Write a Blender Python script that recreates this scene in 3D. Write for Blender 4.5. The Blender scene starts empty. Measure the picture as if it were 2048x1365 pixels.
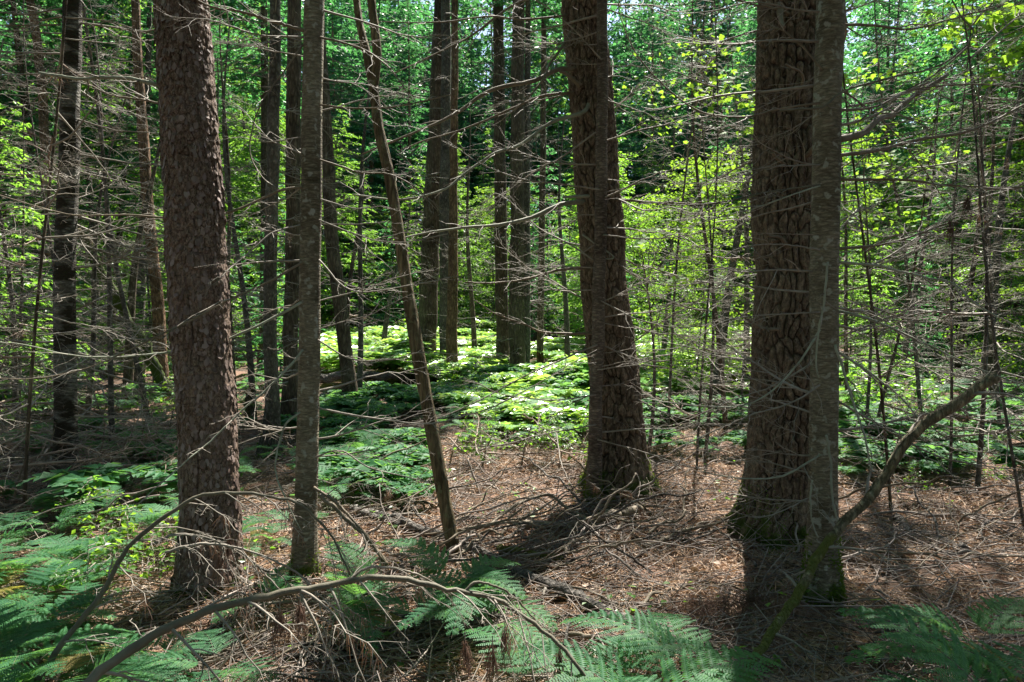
import bpy, math, random
import numpy as np
from mathutils import Vector, Matrix, Euler

S = bpy.context.scene
COL = S.collection
rad = math.radians
# ------------------------------------------------------------------ camera, world, sun, exposure
F, CX, CY = 1365.0, 1024.0, 682.5
PITCH = rad(1.78)
CAMZ = 1.6
cam = bpy.data.objects.new('camera', bpy.data.cameras.new('camera'))
COL.objects.link(cam)
cam.location = (0, 0, CAMZ)
cam.rotation_euler = (rad(90) - PITCH, 0, 0)
cam.data.sensor_width = 36.0
cam.data.lens = 36.0 * F / 2048.0
cam.data.clip_start = 0.05
cam.data.clip_end = 1000
S.camera = cam

SUN_AZ, SUN_EL = rad(21), rad(56)
SDIR = Vector((math.sin(SUN_AZ) * math.cos(SUN_EL), math.cos(SUN_AZ) * math.cos(SUN_EL), math.sin(SUN_EL)))
W = bpy.data.worlds.new("World")
S.world = W
W.use_nodes = True
nt = W.node_tree
sky = nt.nodes.new('ShaderNodeTexSky')
sky.sky_type = 'NISHITA'
sky.sun_disc = False
sky.sun_elevation = SUN_EL
sky.sun_rotation = SUN_AZ
nt.nodes['Background'].inputs['Strength'].default_value = 0.075
nt.links.new(sky.outputs[0], nt.nodes['Background'].inputs[0])
sun = bpy.data.objects.new('sun', bpy.data.lights.new('sun', 'SUN'))
COL.objects.link(sun)
sun.data.energy = 5.0
sun.data.angle = rad(0.55)
sun.data.color = (1.0, 0.94, 0.84)
sun.rotation_euler = SDIR.to_track_quat('Z', 'Y').to_euler()
S.view_settings.view_transform = 'Standard'
S.view_settings.look = 'None'
S.view_settings.exposure = 1.85
S.view_settings.gamma = 1.0
S.render.engine = 'CYCLES'
S.cycles.use_denoising = True
S.cycles.max_bounces = 7
S.cycles.diffuse_bounces = 4
S.cycles.glossy_bounces = 2
S.cycles.transmission_bounces = 4
S.cycles.sample_clamp_indirect = 4.0

# ------------------------------------------------------------------ numeric helpers
def hash2(i, j, s):
    i = np.asarray(i).astype(np.int64); j = np.asarray(j).astype(np.int64)
    h = (i * 374761393 + j * 668265263 + s * 982451653) & 0x7fffffff
    h = ((h ^ (h >> 13)) * 1274126177) & 0x7fffffff
    h = (h ^ (h >> 16)) & 0x7fffffff
    h = (h * 2246822519) & 0x7fffffff
    return ((h ^ (h >> 15)) & 0xffffff) / float(0xffffff)

def vnoise(x, y, s=0, per=None):
    x = np.asarray(x, float); y = np.asarray(y, float)
    i = np.floor(x); j = np.floor(y)
    fx = x - i; fy = y - j
    fx = fx * fx * (3 - 2 * fx); fy = fy * fy * (3 - 2 * fy)
    i1 = i + 1
    if per:
        i = np.mod(i, per); i1 = np.mod(i1, per)
    a = hash2(i, j, s); b = hash2(i1, j, s); c = hash2(i, j + 1, s); d = hash2(i1, j + 1, s)
    return (a + (b - a) * fx) * (1 - fy) + (c + (d - c) * fx) * fy

def fbm(x, y, s=0, o=4):
    t = 0; a = .5
    for k in range(o):
        t = t + a * (vnoise(np.asarray(x) * 2 ** k, np.asarray(y) * 2 ** k, s + k) - .5)
        a *= .5
    return t

def worley(u, v, per, s):
    """u in cells (periodic), v in cells -> edge distance F2-F1, id of the nearest cell."""
    i0 = np.floor(u); j0 = np.floor(v)
    f1 = np.full(u.shape, 9.0); f2 = np.full(u.shape, 9.0); cid = np.zeros(u.shape)
    cu = np.zeros(u.shape); cv = np.zeros(u.shape)
    for di in (-1, 0, 1):
        for dj in (-1, 0, 1):
            i = i0 + di; j = j0 + dj
            im = np.mod(i, per)
            px = i + .15 + .7 * hash2(im, j, s); py = j + .1 + .8 * hash2(im, j, s + 7)
            d = np.hypot(px - u, py - v)
            near = d < f1
            f2 = np.where(near, f1, np.minimum(f2, d))
            cid = np.where(near, hash2(im, j, s + 13), cid)
            cu = np.where(near, u - px, cu); cv = np.where(near, v - py, cv)
            f1 = np.where(near, d, f1)
    return f2 - f1, cid, cu, cv

def G(x, y):
    z = 0.22 * fbm(np.asarray(x) / 3.1, np.asarray(y) / 3.1, 3, 3) + 0.10 * fbm(np.asarray(x) / .8, np.asarray(y) / .8, 11, 3)
    far = np.clip((np.asarray(y) - 9) / 20, 0, 1)
    z = z * (1 + 1.4 * far)
    z = z + 0.35 * np.clip((np.asarray(x) - 5) / 14, 0, 1) * far
    for mx, my, mh, mr in ((1.93, 4.92, .10, .42), (.99, 6.22, .09, .40), (-1.73, 3.97, .07, .35), (1.72, 3.82, .05, .25)):
        z = z + mh * np.exp(-((np.asarray(x) - mx) ** 2 + (np.asarray(y) - my) ** 2) / (mr * mr))
    z = z + .6 * np.clip((np.asarray(y) - 12) / 22, 0, 1)
    return z
G0 = float(G(0.0, 4.0))
def gz(x, y): return float(G(x, y)) - G0

def at(px, py, d):
    dx = (px - CX) / F; dy = -(py - CY) / F
    y = dy * math.sin(PITCH) + math.cos(PITCH)
    z = dy * math.cos(PITCH) - math.sin(PITCH)
    return Vector((dx * d / y, d, CAMZ + z * d / y))

def px_of(p):
    c, s = math.cos(PITCH), math.sin(PITCH)
    z = p[2] - CAMZ
    f = p[1] * c - z * s
    u = p[1] * s + z * c
    return CX + F * p[0] / f, CY - F * u / f

def on_ground(px, py):
    d = 4.0
    for _ in range(30):
        p = at(px, py, d)
        e = p.z - gz(p.x, p.y)
        d = max(1.0, d + e * 1.2 * d / 1.6 * .6)
    return at(px, py, d)

def smooth_path(P, n):
    P = np.array([tuple(p) for p in P], float)
    m = len(P)
    if m == 2:
        t = np.linspace(0, 1, n)[:, None]
        return P[0] * (1 - t) + P[1] * t
    Q = np.vstack([2 * P[0] - P[1], P, 2 * P[-1] - P[-2]])
    seg = np.r_[0, np.cumsum(np.linalg.norm(np.diff(P, axis=0), axis=1) + 1e-9)]
    s = np.linspace(0, seg[-1], n)
    k = np.clip(np.searchsorted(seg, s, 'right') - 1, 0, m - 2)
    t = ((s - seg[k]) / (seg[k + 1] - seg[k]))[:, None]
    a, b, c, d = Q[k], Q[k + 1], Q[k + 2], Q[k + 3]
    return .5 * (2 * b + (c - a) * t + (2 * a - 5 * b + 4 * c - d) * t ** 2 + (3 * b - a - 3 * c + d) * t ** 3)

# ------------------------------------------------------------------ mesh builder
class MB:
    def __init__(self):
        self.v = []; self.n = 0; self.f = []; self.attr = {}
    def add(self, V, Fc, mat=0, smooth=True):
        V = np.asarray(V, float).reshape(-1, 3); Fc = np.asarray(Fc, np.int64)
        self.v.append(V); self.f.append((Fc + self.n, mat, smooth)); self.n += len(V)
    def mesh(self, name, mats):
        me = bpy.data.meshes.new(name)
        V = np.concatenate(self.v) if self.v else np.zeros((0, 3))
        me.vertices.add(len(V)); me.vertices.foreach_set('co', V.astype(np.float32).ravel())
        idx = np.concatenate([f.ravel() for f, _, _ in self.f])
        cnt = np.concatenate([np.full(len(f), f.shape[1]) for f, _, _ in self.f])
        mi = np.concatenate([np.full(len(f), m) for f, m, _ in self.f])
        sm = np.concatenate([np.full(len(f), s) for f, _, s in self.f])
        me.loops.add(len(idx)); me.loops.foreach_set('vertex_index', idx.astype(np.int32))
        me.polygons.add(len(cnt))
        me.polygons.foreach_set('loop_start', np.r_[0, np.cumsum(cnt)[:-1]].astype(np.int32))
        me.polygons.foreach_set('material_index', mi.astype(np.int32))
        me.polygons.foreach_set('use_smooth', sm.astype(bool))
        for m in (mats if isinstance(mats, (list, tuple)) else [mats]):
            me.materials.append(m)
        for k, a in self.attr.items():
            at_ = me.attributes.new(k, 'FLOAT', 'POINT')
            at_.data.foreach_set('value', np.concatenate(a).astype(np.float32))
        me.update(calc_edges=True)
        return me

def tube(mb, P, R, sides=6, mat=0, caps=False):
    P = np.asarray(P, float); n = len(P)
    R = np.broadcast_to(np.asarray(R, float), (n,)).copy()
    if caps:
        P = np.vstack([P[:1], P, P[-1:]]); R = np.r_[0.0005, R, 0.0005]; n += 2
    T = np.gradient(P, axis=0)
    if caps: T[0] = T[1] = P[2] - P[1]; T[-1] = T[-2] = P[-2] - P[-3]
    T /= (np.linalg.norm(T, axis=1)[:, None] + 1e-12)
    ref = np.zeros(3); ref[np.argmin(np.abs(T).mean(0))] = 1
    N = np.cross(T, ref); N /= (np.linalg.norm(N, axis=1)[:, None] + 1e-12)
    B = np.cross(T, N)
    a = np.linspace(0, 2 * np.pi, sides, endpoint=False)
    V = P[:, None] + R[:, None, None] * (np.cos(a)[None, :, None] * N[:, None] + np.sin(a)[None, :, None] * B[:, None])
    i = np.arange(n - 1)[:, None] * sides; j = np.arange(sides)[None]
    j2 = (j + 1) % sides
    Fq = np.stack([i + j, i + j2, i + sides + j2, i + sides + j], -1).reshape(-1, 4)
    mb.add(V.reshape(-1, 3), Fq, mat)

# ------------------------------------------------------------------ object helpers
def obj(name, me, parent=None, M=None):
    o = bpy.data.objects.new(name, me)
    COL.objects.link(o)
    if parent is not None: o.parent = parent
    if M is not None: o.matrix_local = M
    return o
def tag(o, label=None, cat=None, group=None, kind=None):
    if label: o['label'] = label
    if cat: o['category'] = cat
    if group: o['group'] = group
    if kind: o['kind'] = kind
    return o
def empty(name, loc, rz=0.0):
    o = bpy.data.objects.new(name, None)
    COL.objects.link(o); o.location = loc; o.rotation_euler = (0, 0, rz)
    o.empty_display_size = .1
    return o
ORD = ['first', 'second', 'third', 'fourth', 'fifth', 'sixth', 'seventh', 'eighth', 'ninth', 'tenth', 'eleventh', 'twelfth', 'thirteenth',
       'fourteenth', 'fifteenth', 'sixteenth', 'seventeenth', 'eighteenth', 'nineteenth', 'twentieth'] + ['%dth' % k for k in range(21, 99)]

# ------------------------------------------------------------------ materials
def new_mat(name):
    m = bpy.data.materials.new(name); m.use_nodes = True
    return m, m.node_tree, m.node_tree.nodes['Principled BSDF']
def node(t, kind, **kw):
    n = t.nodes.new(kind)
    for k, v in kw.items():
        if k.startswith('i_'): n.inputs[k[2:].replace('_', ' ')].default_value = v
        else: setattr(n, k, v)
    return n
def ramp(t, stops, fac=None):
    r = t.nodes.new('ShaderNodeValToRGB')
    e = r.color_ramp.elements
    while len(e) < len(stops): e.new(.5)
    for k, (p, c) in enumerate(stops):
        e[k].position = p; e[k].color = (*c, 1)
    if fac is not None: t.links.new(fac, r.inputs[0])
    return r
def mixc(t, fac, a, b, typ='MIX'):
    m = t.nodes.new('ShaderNodeMix'); m.data_type = 'RGBA'; m.blend_type = typ
    for sock, v in ((m.inputs[0], fac), (m.inputs[6], a), (m.inputs[7], b)):
        if isinstance(v, bpy.types.NodeSocket): t.links.new(v, sock)
        elif isinstance(v, (tuple, list)): sock.default_value = (*v, 1)
        else: sock.default_value = v
    return m.outputs[2]
def math_(t, op, a, b=None, clamp=False):
    m = t.nodes.new('ShaderNodeMath'); m.operation = op; m.use_clamp = clamp
    for k, v in enumerate((a, b)):
        if v is None: continue
        if isinstance(v, bpy.types.NodeSocket): t.links.new(v, m.inputs[k])
        else: m.inputs[k].default_value = v
    return m.outputs[0]

def coords(t, scale):
    tc = t.nodes.new('ShaderNodeTexCoord'); mp = t.nodes.new('ShaderNodeMapping')
    mp.inputs['Scale'].default_value = scale
    t.links.new(tc.outputs['Object'], mp.inputs[0])
    return mp.outputs[0], tc.outputs['Object']

def moss_over(t, col, objco, h, amt, mosscol=(.065, .10, .018), scale=7.0):
    sep = t.nodes.new('ShaderNodeSeparateXYZ'); t.links.new(objco, sep.inputs[0])
    n = node(t, 'ShaderNodeTexNoise', i_Scale=scale, i_Detail=4.0); t.links.new(objco, n.inputs['Vector'])
    a = math_(t, 'MULTIPLY', sep.outputs[2], -1.0 / h)
    a = math_(t, 'ADD', a, amt)
    a = math_(t, 'ADD', a, math_(t, 'MULTIPLY', math_(t, 'SUBTRACT', n.outputs[0], .5), 2.4))
    a = math_(t, 'MULTIPLY', a, 3.0, True)
    return mixc(t, a, col, mosscol), a

def bark_mat(name, dark, mid, light, sc=(30, 30, 6), moss=None, bump=.6, hi=False, bands=None, lichen=None):
    m, t, b = new_mat(name)
    v, oc = coords(t, sc)
    nz = node(t, 'ShaderNodeTexNoise', i_Scale=1.0, i_Detail=6.0, i_Roughness=.65); t.links.new(v, nz.inputs['Vector'])
    n2 = node(t, 'ShaderNodeTexNoise', i_Scale=3.0, i_Detail=3.0); t.links.new(oc, n2.inputs['Vector'])
    r = ramp(t, [(.36, dark), (.49, mid), (.64, light)], nz.outputs[0])
    col = r.outputs[0]
    hgt = nz.outputs[0]
    if hi:      # sculpted bark: furrow floor and plate colours ride on the geometry
        ca = node(t, 'ShaderNodeAttribute', attribute_name='plate'); 
        col = mixc(t, .25, col, ramp(t, [(0, mid), (.7, mid), (1, light)], ca.outputs['Fac']).outputs[0])
        cr = node(t, 'ShaderNodeAttribute', attribute_name='crack')
        col = mixc(t, ramp(t, [(.05, (1, 1, 1)), (.75, (0, 0, 0))], cr.outputs['Fac']).outputs[0], col, tuple(c * .6 for c in dark))
    else:
        vo = node(t, 'ShaderNodeTexVoronoi', feature='DISTANCE_TO_EDGE', i_Scale=.8)
        mixv = t.nodes.new('ShaderNodeVectorMath'); mixv.operation = 'ADD'
        t.links.new(v, mixv.inputs[0]); t.links.new(nz.outputs['Color'], mixv.inputs[1]); t.links.new(mixv.outputs[0], vo.inputs['Vector'])
        e = math_(t, 'MULTIPLY', vo.outputs['Distance'], 4.0, True)
        col = mixc(t, e, dark, col)
        hgt = math_(t, 'ADD', e, nz.outputs[0])
    n4 = node(t, 'ShaderNodeTexNoise', i_Scale=2.6, i_Detail=5.0, i_Roughness=.7); t.links.new(v, n4.inputs['Vector'])
    col = mixc(t, .2 if hi else .35, col, ramp(t, [(.38, dark), (.6, light)], n2.outputs[0]).outputs[0])
    col = mixc(t, .5, col, ramp(t, [(.36, (.25, .25, .25)), (.62, (1.5, 1.5, 1.5))], n4.outputs[0]).outputs[0], 'MULTIPLY')
    hgt = math_(t, 'ADD', hgt, math_(t, 'MULTIPLY', n4.outputs[0], .7))
    if bands:   # rings of dark moss round a smooth grey stem
        vb, _ = coords(t, (2.2, 2.2, bands[0]))
        nb = node(t, 'ShaderNodeTexNoise', i_Scale=1.0, i_Detail=5.0, i_Roughness=.6); t.links.new(vb, nb.inputs['Vector'])
        col = mixc(t, ramp(t, [(bands[1], (0, 0, 0)), (bands[1] + .07, (1, 1, 1))], nb.outputs[0]).outputs[0], col, bands[2])
    if lichen:
        nl = node(t, 'ShaderNodeTexNoise', i_Scale=22.0, i_Detail=3.0); t.links.new(oc, nl.inputs['Vector'])
        col = mixc(t, ramp(t, [(.58, (0, 0, 0)), (.66, (.7, .7, .7))], nl.outputs[0]).outputs[0], col, lichen)
    if moss:
        col, a = moss_over(t, col, oc, moss[0], moss[1], (.13, .145, .03) if name == 'mossy_pole_bark' else (.06, .09, .018))
    t.links.new(col, b.inputs['Base Color'])
    b.inputs['Roughness'].default_value = .85
    b.inputs['Specular IOR Level'].default_value = .25
    bp = node(t, 'ShaderNodeBump', i_Strength=min(1.0, bump * 1.5), i_Distance=.018)
    t.links.new(hgt, bp.inputs['Height']); t.links.new(bp.outputs[0], b.inputs['Normal'])
    return m

def twig_mat(name, c1, c2, rough=.7):
    m, t, b = new_mat(name)
    v, oc = coords(t, (14, 14, 14))
    n = node(t, 'ShaderNodeTexNoise', i_Scale=1.0, i_Detail=4.0); t.links.new(v, n.inputs['Vector'])
    g = t.nodes.new('ShaderNodeNewGeometry')
    f = math_(t, 'ADD', math_(t, 'MULTIPLY', n.outputs[0], .7), math_(t, 'MULTIPLY', g.outputs['Random Per Island'], .4))
    t.links.new(ramp(t, [(.3, c1), (.75, c2)], f).outputs[0], b.inputs['Base Color'])
    b.inputs['Roughness'].default_value = rough
    b.inputs['Specular IOR Level'].default_value = .4
    bp = node(t, 'ShaderNodeBump', i_Strength=.4, i_Distance=.004)
    n3 = node(t, 'ShaderNodeTexNoise', i_Scale=90.0, i_Detail=3.0); t.links.new(oc, n3.inputs['Vector'])
    t.links.new(n3.outputs[0], bp.inputs['Height']); t.links.new(bp.outputs[0], b.inputs['Normal'])
    return m

def leaf_mat(name, c1, c2, tr, mix=.45, rough=.45, spec=.5, objvar=.6):
    m, t, b = new_mat(name)
    g = t.nodes.new('ShaderNodeNewGeometry'); oi = t.nodes.new('ShaderNodeObjectInfo')
    f = math_(t, 'ADD', math_(t, 'MULTIPLY', g.outputs['Random Per Island'], 1 - objvar), math_(t, 'MULTIPLY', oi.outputs['Random'], objvar))
    col = ramp(t, [(0, c1), (1, c2)], f).outputs[0]
    t.links.new(col, b.inputs['Base Color'])
    b.inputs['Roughness'].default_value = rough
    b.inputs['Specular IOR Level'].default_value = spec
    tl = t.nodes.new('ShaderNodeBsdfTranslucent')
    hs = node(t, 'ShaderNodeHueSaturation')
    hs.inputs['Color'].default_value = (*tr, 1)
    t.links.new(math_(t, 'ADD', math_(t, 'MULTIPLY', f, .8), .6), hs.inputs['Value'])
    t.links.new(hs.outputs[0], tl.inputs['Color'])
    mx = t.nodes.new('ShaderNodeMixShader'); mx.inputs[0].default_value = mix
    t.links.new(b.outputs[0], mx.inputs[1]); t.links.new(tl.outputs[0], mx.inputs[2])
    t.links.new(mx.outputs[0], t.nodes['Material Output'].inputs['Surface'])
    return m

M = {}
M['pine'] = bark_mat('furrowed_pine_bark', (.032, .022, .015), (.125, .092, .064), (.30, .235, .17), (36, 36, 17), (.20, .42), .65, hi=True)
M['redpine'] = bark_mat('scaly_red_bark', (.04, .025, .018), (.155, .100, .070), (.30, .235, .195), (70, 70, 40), (.06, .3), .45, hi=True)
M['flake'] = twig_mat('bark_flake', (.075, .045, .034), (.235, .175, .155))
M['browflake'] = twig_mat('brown_bark_flake', (.09, .065, .045), (.26, .21, .16))
M['fir'] = bark_mat('smooth_fir_bark', (.085, .07, .045), (.18, .155, .11), (.30, .27, .20), (16, 16, 60), (.22, .5), .3, bands=(5.0, .60, (.045, .04, .022)), lichen=(.36, .37, .32))
M['brownfir'] = bark_mat('thin_brown_bark', (.05, .036, .028), (.15, .115, .09), (.25, .21, .17), (16, 16, 50), (.25, .6), .35)
M['mossfir'] = bark_mat('mossy_banded_bark', (.05, .042, .035), (.16, .15, .13), (.30, .29, .26), (14, 14, 40), (.5, .4), .5, bands=(6.0, .47, (.028, .022, .013)))
M['dark'] = bark_mat('dark_rough_bark', (.045, .032, .022), (.125, .095, .065), (.22, .175, .125), (26, 26, 6), (.5, .3), .8)
M['orange'] = bark_mat('orange_flaky_bark', (.07, .04, .025), (.22, .13, .075), (.36, .22, .13), (24, 24, 8), (.1, .1), .7)
M['grey'] = bark_mat('grey_thin_bark', (.05, .042, .035), (.13, .115, .095), (.22, .2, .17), (22, 22, 12), (.3, .3), .5)
M['snag'] = bark_mat('barkless_snag_wood', (.06, .042, .02), (.15, .115, .06), (.26, .21, .125), (34, 34, 3), (.3, -.4), .5, lichen=(.16, .17, .09))
M['log'] = bark_mat('grey_log_bark', (.04, .035, .03), (.13, .115, .1), (.27, .25, .23), (26, 26, 26), None, .6)
M['mosslog'] = bark_mat('mossy_pole_bark', (.10, .085, .05), (.27, .23, .14), (.42, .37, .25), (40, 40, 14), (.75, .72), .9)
M['twig'] = twig_mat('dead_twig', (.085, .068, .05), (.29, .26, .22))
M['limb'] = twig_mat('dead_limb', (.06, .045, .03), (.20, .16, .11))
M['brush'] = twig_mat('brush_twig', (.10, .065, .05), (.33, .25, .20))
M['lichenlimb'] = twig_mat('lichen_limb', (.14, .13, .09), (.30, .32, .25))
M['arch'] = twig_mat('green_grey_branch', (.045, .04, .026), (.14, .125, .088))
M['grounstick'] = twig_mat('fallen_stick', (.07, .05, .04), (.29, .245, .215))
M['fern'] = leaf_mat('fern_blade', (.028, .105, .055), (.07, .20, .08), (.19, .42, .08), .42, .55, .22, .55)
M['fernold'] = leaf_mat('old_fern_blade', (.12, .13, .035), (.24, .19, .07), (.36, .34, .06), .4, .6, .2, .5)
M['fern_sunlit'] = leaf_mat('fern_blade_sun_tint', (.11, .25, .08), (.20, .38, .13), (.42, .66, .10), .42, .28, 1.0)  # lighter copy of the fern: the clearing's sunlight is put into its colour
M['fir_leaf'] = leaf_mat('fir_foliage', (.018, .085, .06), (.05, .155, .08), (.12, .40, .10), .45, .42, .5)
M['hem_leaf'] = leaf_mat('hemlock_foliage', (.03, .105, .035), (.075, .20, .045), (.30, .58, .06), .48, .42, .5)
M['far_leaf'] = leaf_mat('far_foliage', (.02, .07, .05), (.05, .12, .06), (.10, .26, .06), .35, .5, .4)
M['maple'] = leaf_mat('maple_leaf', (.04, .12, .02), (.08, .20, .03), (.28, .48, .035), .5, .6, .15)
M['broad'] = leaf_mat('broad_leaf', (.025, .09, .025), (.065, .18, .03), (.26, .52, .04), .5, .4, .5)
M['brown'] = leaf_mat('brown_dead_needle', (.11, .065, .05), (.30, .20, .155), (.25, .14, .08), .25, .7, .2)
M['needle'] = leaf_mat('fallen_needle', (.16, .09, .052), (.62, .44, .30), (.3, .18, .1), .15, .6, .35, .0)
M['deadleaf'] = leaf_mat('fallen_leaf', (.22, .13, .08), (.55, .46, .38), (.3, .2, .1), .2, .6, .3, .0)

# ground
gm, t, b = new_mat('needle_duff')
v, oc = coords(t, (1, 1, 1))
n1 = node(t, 'ShaderNodeTexNoise', i_Scale=1.3, i_Detail=5.0); t.links.new(oc, n1.inputs['Vector'])
n2 = node(t, 'ShaderNodeTexNoise', i_Scale=38.0, i_Detail=5.0, i_Roughness=.7); t.links.new(oc, n2.inputs['Vector'])
v3, _ = coords(t, (140, 20, 20))
n3 = node(t, 'ShaderNodeTexNoise', i_Scale=1.0, i_Detail=2.0, i_Distortion=1.5); t.links.new(v3, n3.inputs['Vector'])
fine = math_(t, 'ADD', math_(t, 'MULTIPLY', n2.outputs[0], .6), math_(t, 'MULTIPLY', n3.outputs[0], .4))
c1 = ramp(t, [(.3, (.05, .028, .02)), (.5, (.17, .10, .07)), (.7, (.42, .30, .22))], fine).outputs[0]
c2 = ramp(t, [(.3, (.035, .025, .017)), (.7, (.13, .08, .055))], n2.outputs[0]).outputs[0]
cc = mixc(t, ramp(t, [(.42, (0, 0, 0)), (.58, (1, 1, 1))], n1.outputs[0]).outputs[0], c2, c1)
t.links.new(cc, b.inputs['Base Color']); b.inputs['Roughness'].default_value = .9
b.inputs['Specular IOR Level'].default_value = .2
bp = node(t, 'ShaderNodeBump', i_Strength=.9, i_Distance=.03); t.links.new(fine, bp.inputs['Height']); t.links.new(bp.outputs[0], b.inputs['Normal'])
M['ground'] = gm

# ------------------------------------------------------------------ ground sheet
def axis(a, b, step, far, n):
    core = np.arange(a, b, step)
    g = np.geomspace(step, far, n)
    return np.r_[a - g[::-1], core, core[-1] + g]
gx = axis(-8, 8, .07, 190, 60); gy = axis(1.0, 14, .07, 210, 70)
X, Y = np.meshgrid(gx, gy)
Z = G(X, Y) - G0
near = np.clip(1 - (np.hypot(X, Y - 5) - 6) / 6, 0, 1)
Z = Z + near * .05 * fbm(X / .18, Y / .18, 31, 3)
nx, ny = len(gx), len(gy)
i = np.arange(ny - 1)[:, None] * nx + np.arange(nx - 1)[None]
mb = MB(); mb.add(np.stack([X, Y, Z], -1).reshape(-1, 3), np.stack([i, i + 1, i + nx + 1, i + nx], -1).reshape(-1, 4))
tag(obj('forest_floor', mb.mesh('forest_floor', M['ground'])), 'uneven forest floor of red brown needle duff', kind='structure')

# ------------------------------------------------------------------ dead branches
def twigs_along(mb, P, R, rng, n, Lt, lvl=2, mat=0, t0=.15, droop=.15, sides=4):
    P = np.asarray(P); m = len(P)
    L = np.linalg.norm(np.diff(P, axis=0), axis=1).sum()
    for k in range(n):
        t = t0 + (1 - t0) * (k + rng.random()) / n
        a = t * (m - 1); i = min(int(a), m - 2)
        p = P[i] + (P[i + 1] - P[i]) * (a - i)
        T = P[i + 1] - P[i]; T = T / (np.linalg.norm(T) + 1e-9)
        up = np.array([0, 0, 1.0]); side = np.cross(T, up)
        if np.linalg.norm(side) < .2: side = np.array([1.0, 0, 0])
        side /= np.linalg.norm(side)
        u2 = np.cross(side, T)
        sgn = 1 if (k % 2) ^ (rng.random() < .15) else -1
        ang = rng.uniform(-.7, .7)
        d = side * sgn * math.cos(ang) + u2 * math.sin(ang) + T * rng.uniform(.35, 1.1)
        d /= np.linalg.norm(d)
        l = Lt * rng.uniform(.35, 1.1) * (1.0 - .55 * t)
        if lvl == 1: l *= .9
        q = 5 if lvl > 1 else 4
        s = np.linspace(0, 1, q)[:, None]
        bend = np.array([rng.gauss(0, .12), rng.gauss(0, .12), rng.gauss(-droop * .4, .16)])
        wob = np.array([[rng.gauss(0, .028) for _ in range(3)] for _ in range(q)]); wob[0] = 0
        W_ = p + l * (d * s + bend * s ** 2 + T * .25 * s ** 2 + wob)
        r0 = max(.0014, min(float(np.interp(t, np.linspace(0, 1, m), R)) * .62, .0045 if lvl > 1 else .0022))
        tube(mb, W_, np.linspace(r0, max(.0007, r0 * .35), q), sides if lvl > 1 else 3, mat)
        if lvl > 1:
            twigs_along(mb, W_, np.full(q, r0 * .6), rng, rng.randint(2, 5), l * .5, lvl - 1, mat, .2, droop, 3)

def pool_branch(seed, style='dead'):
    rng = random.Random(seed)
    n = 12
    s = np.linspace(0, 1, n)
    c = rng.uniform(-.35, .25); e = rng.uniform(-.15, .3)
    y = .07 * np.sin(s * rng.uniform(2, 5) + rng.random() * 6) * s + rng.uniform(-.2, .2) * s ** 2
    z = c * s + e * s ** 2 + .03 * np.sin(s * 9 + rng.random() * 6) * s
    P = np.stack([s, y, z], -1) + np.array([[rng.gauss(0, .007) for _ in range(3)] for _ in range(n)]) * s[:, None]
    mb = MB()
    R = np.linspace(.0085, .0019, n)
    R = R * (rng.uniform(.75, 1.25) if style == 'dead' else rng.uniform(1.1, 1.6))
    tube(mb, P, R, 5)
    twigs_along(mb, P, R, rng, (7, 14, 24)[seed % 3] if style == 'dead' else 8, rng.uniform(.3, .55), 2, t0=rng.choice((.1, .3, .5)))
    if style == 'brown':
        tuft(mb, P, rng, 130, 1, .085, .5)
    return mb.mesh('dead_branch', [M['brush'] if style == 'brown' else M['twig'], M['brown']])

def tuft(mb, P, rng, n, mat, l=.07, drop=.7):
    P = np.asarray(P); m = len(P)
    V = []; Fq = []
    for k in range(n):
        a = rng.random() ** .7 * (m - 1); i = min(int(a), m - 2)
        p = P[i] + (P[i + 1] - P[i]) * (a - i)
        d = np.array([rng.gauss(0, .4), rng.gauss(0, .4), -drop + rng.gauss(0, .35)]); d /= np.linalg.norm(d)
        w = np.cross(d, [rng.gauss(0, 1), rng.gauss(0, 1), .2]); w /= np.linalg.norm(w)
        q = p + d * l * rng.uniform(.5, 1.3)
        b0 = len(V)
        V += [p - w * .0012, p + w * .0012, q]
        Fq.append((b0, b0 + 1, b0 + 2))
    mb.add(V, Fq, mat, False)
POOL = [pool_branch(100 + k) for k in range(14)]
POOLB = [pool_branch(300 + k, 'brown') for k in range(4)]

def rot_branch(az, tilt, roll, sc, loc):
    return Matrix.Translation(loc) @ Euler((roll, -tilt, az), 'XYZ').to_matrix().to_4x4() @ Matrix.Diagonal((sc, sc, sc, 1))

def add_pool(root, rng, loc, az, sc, tilt=None, brown=.0):
    me = rng.choice(POOLB if rng.random() < brown else POOL)
    return obj('branch', me, root, rot_branch(az, rng.gauss(-.02, .16) if tilt is None else tilt, rng.uniform(-.5, .5), sc, loc))

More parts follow.
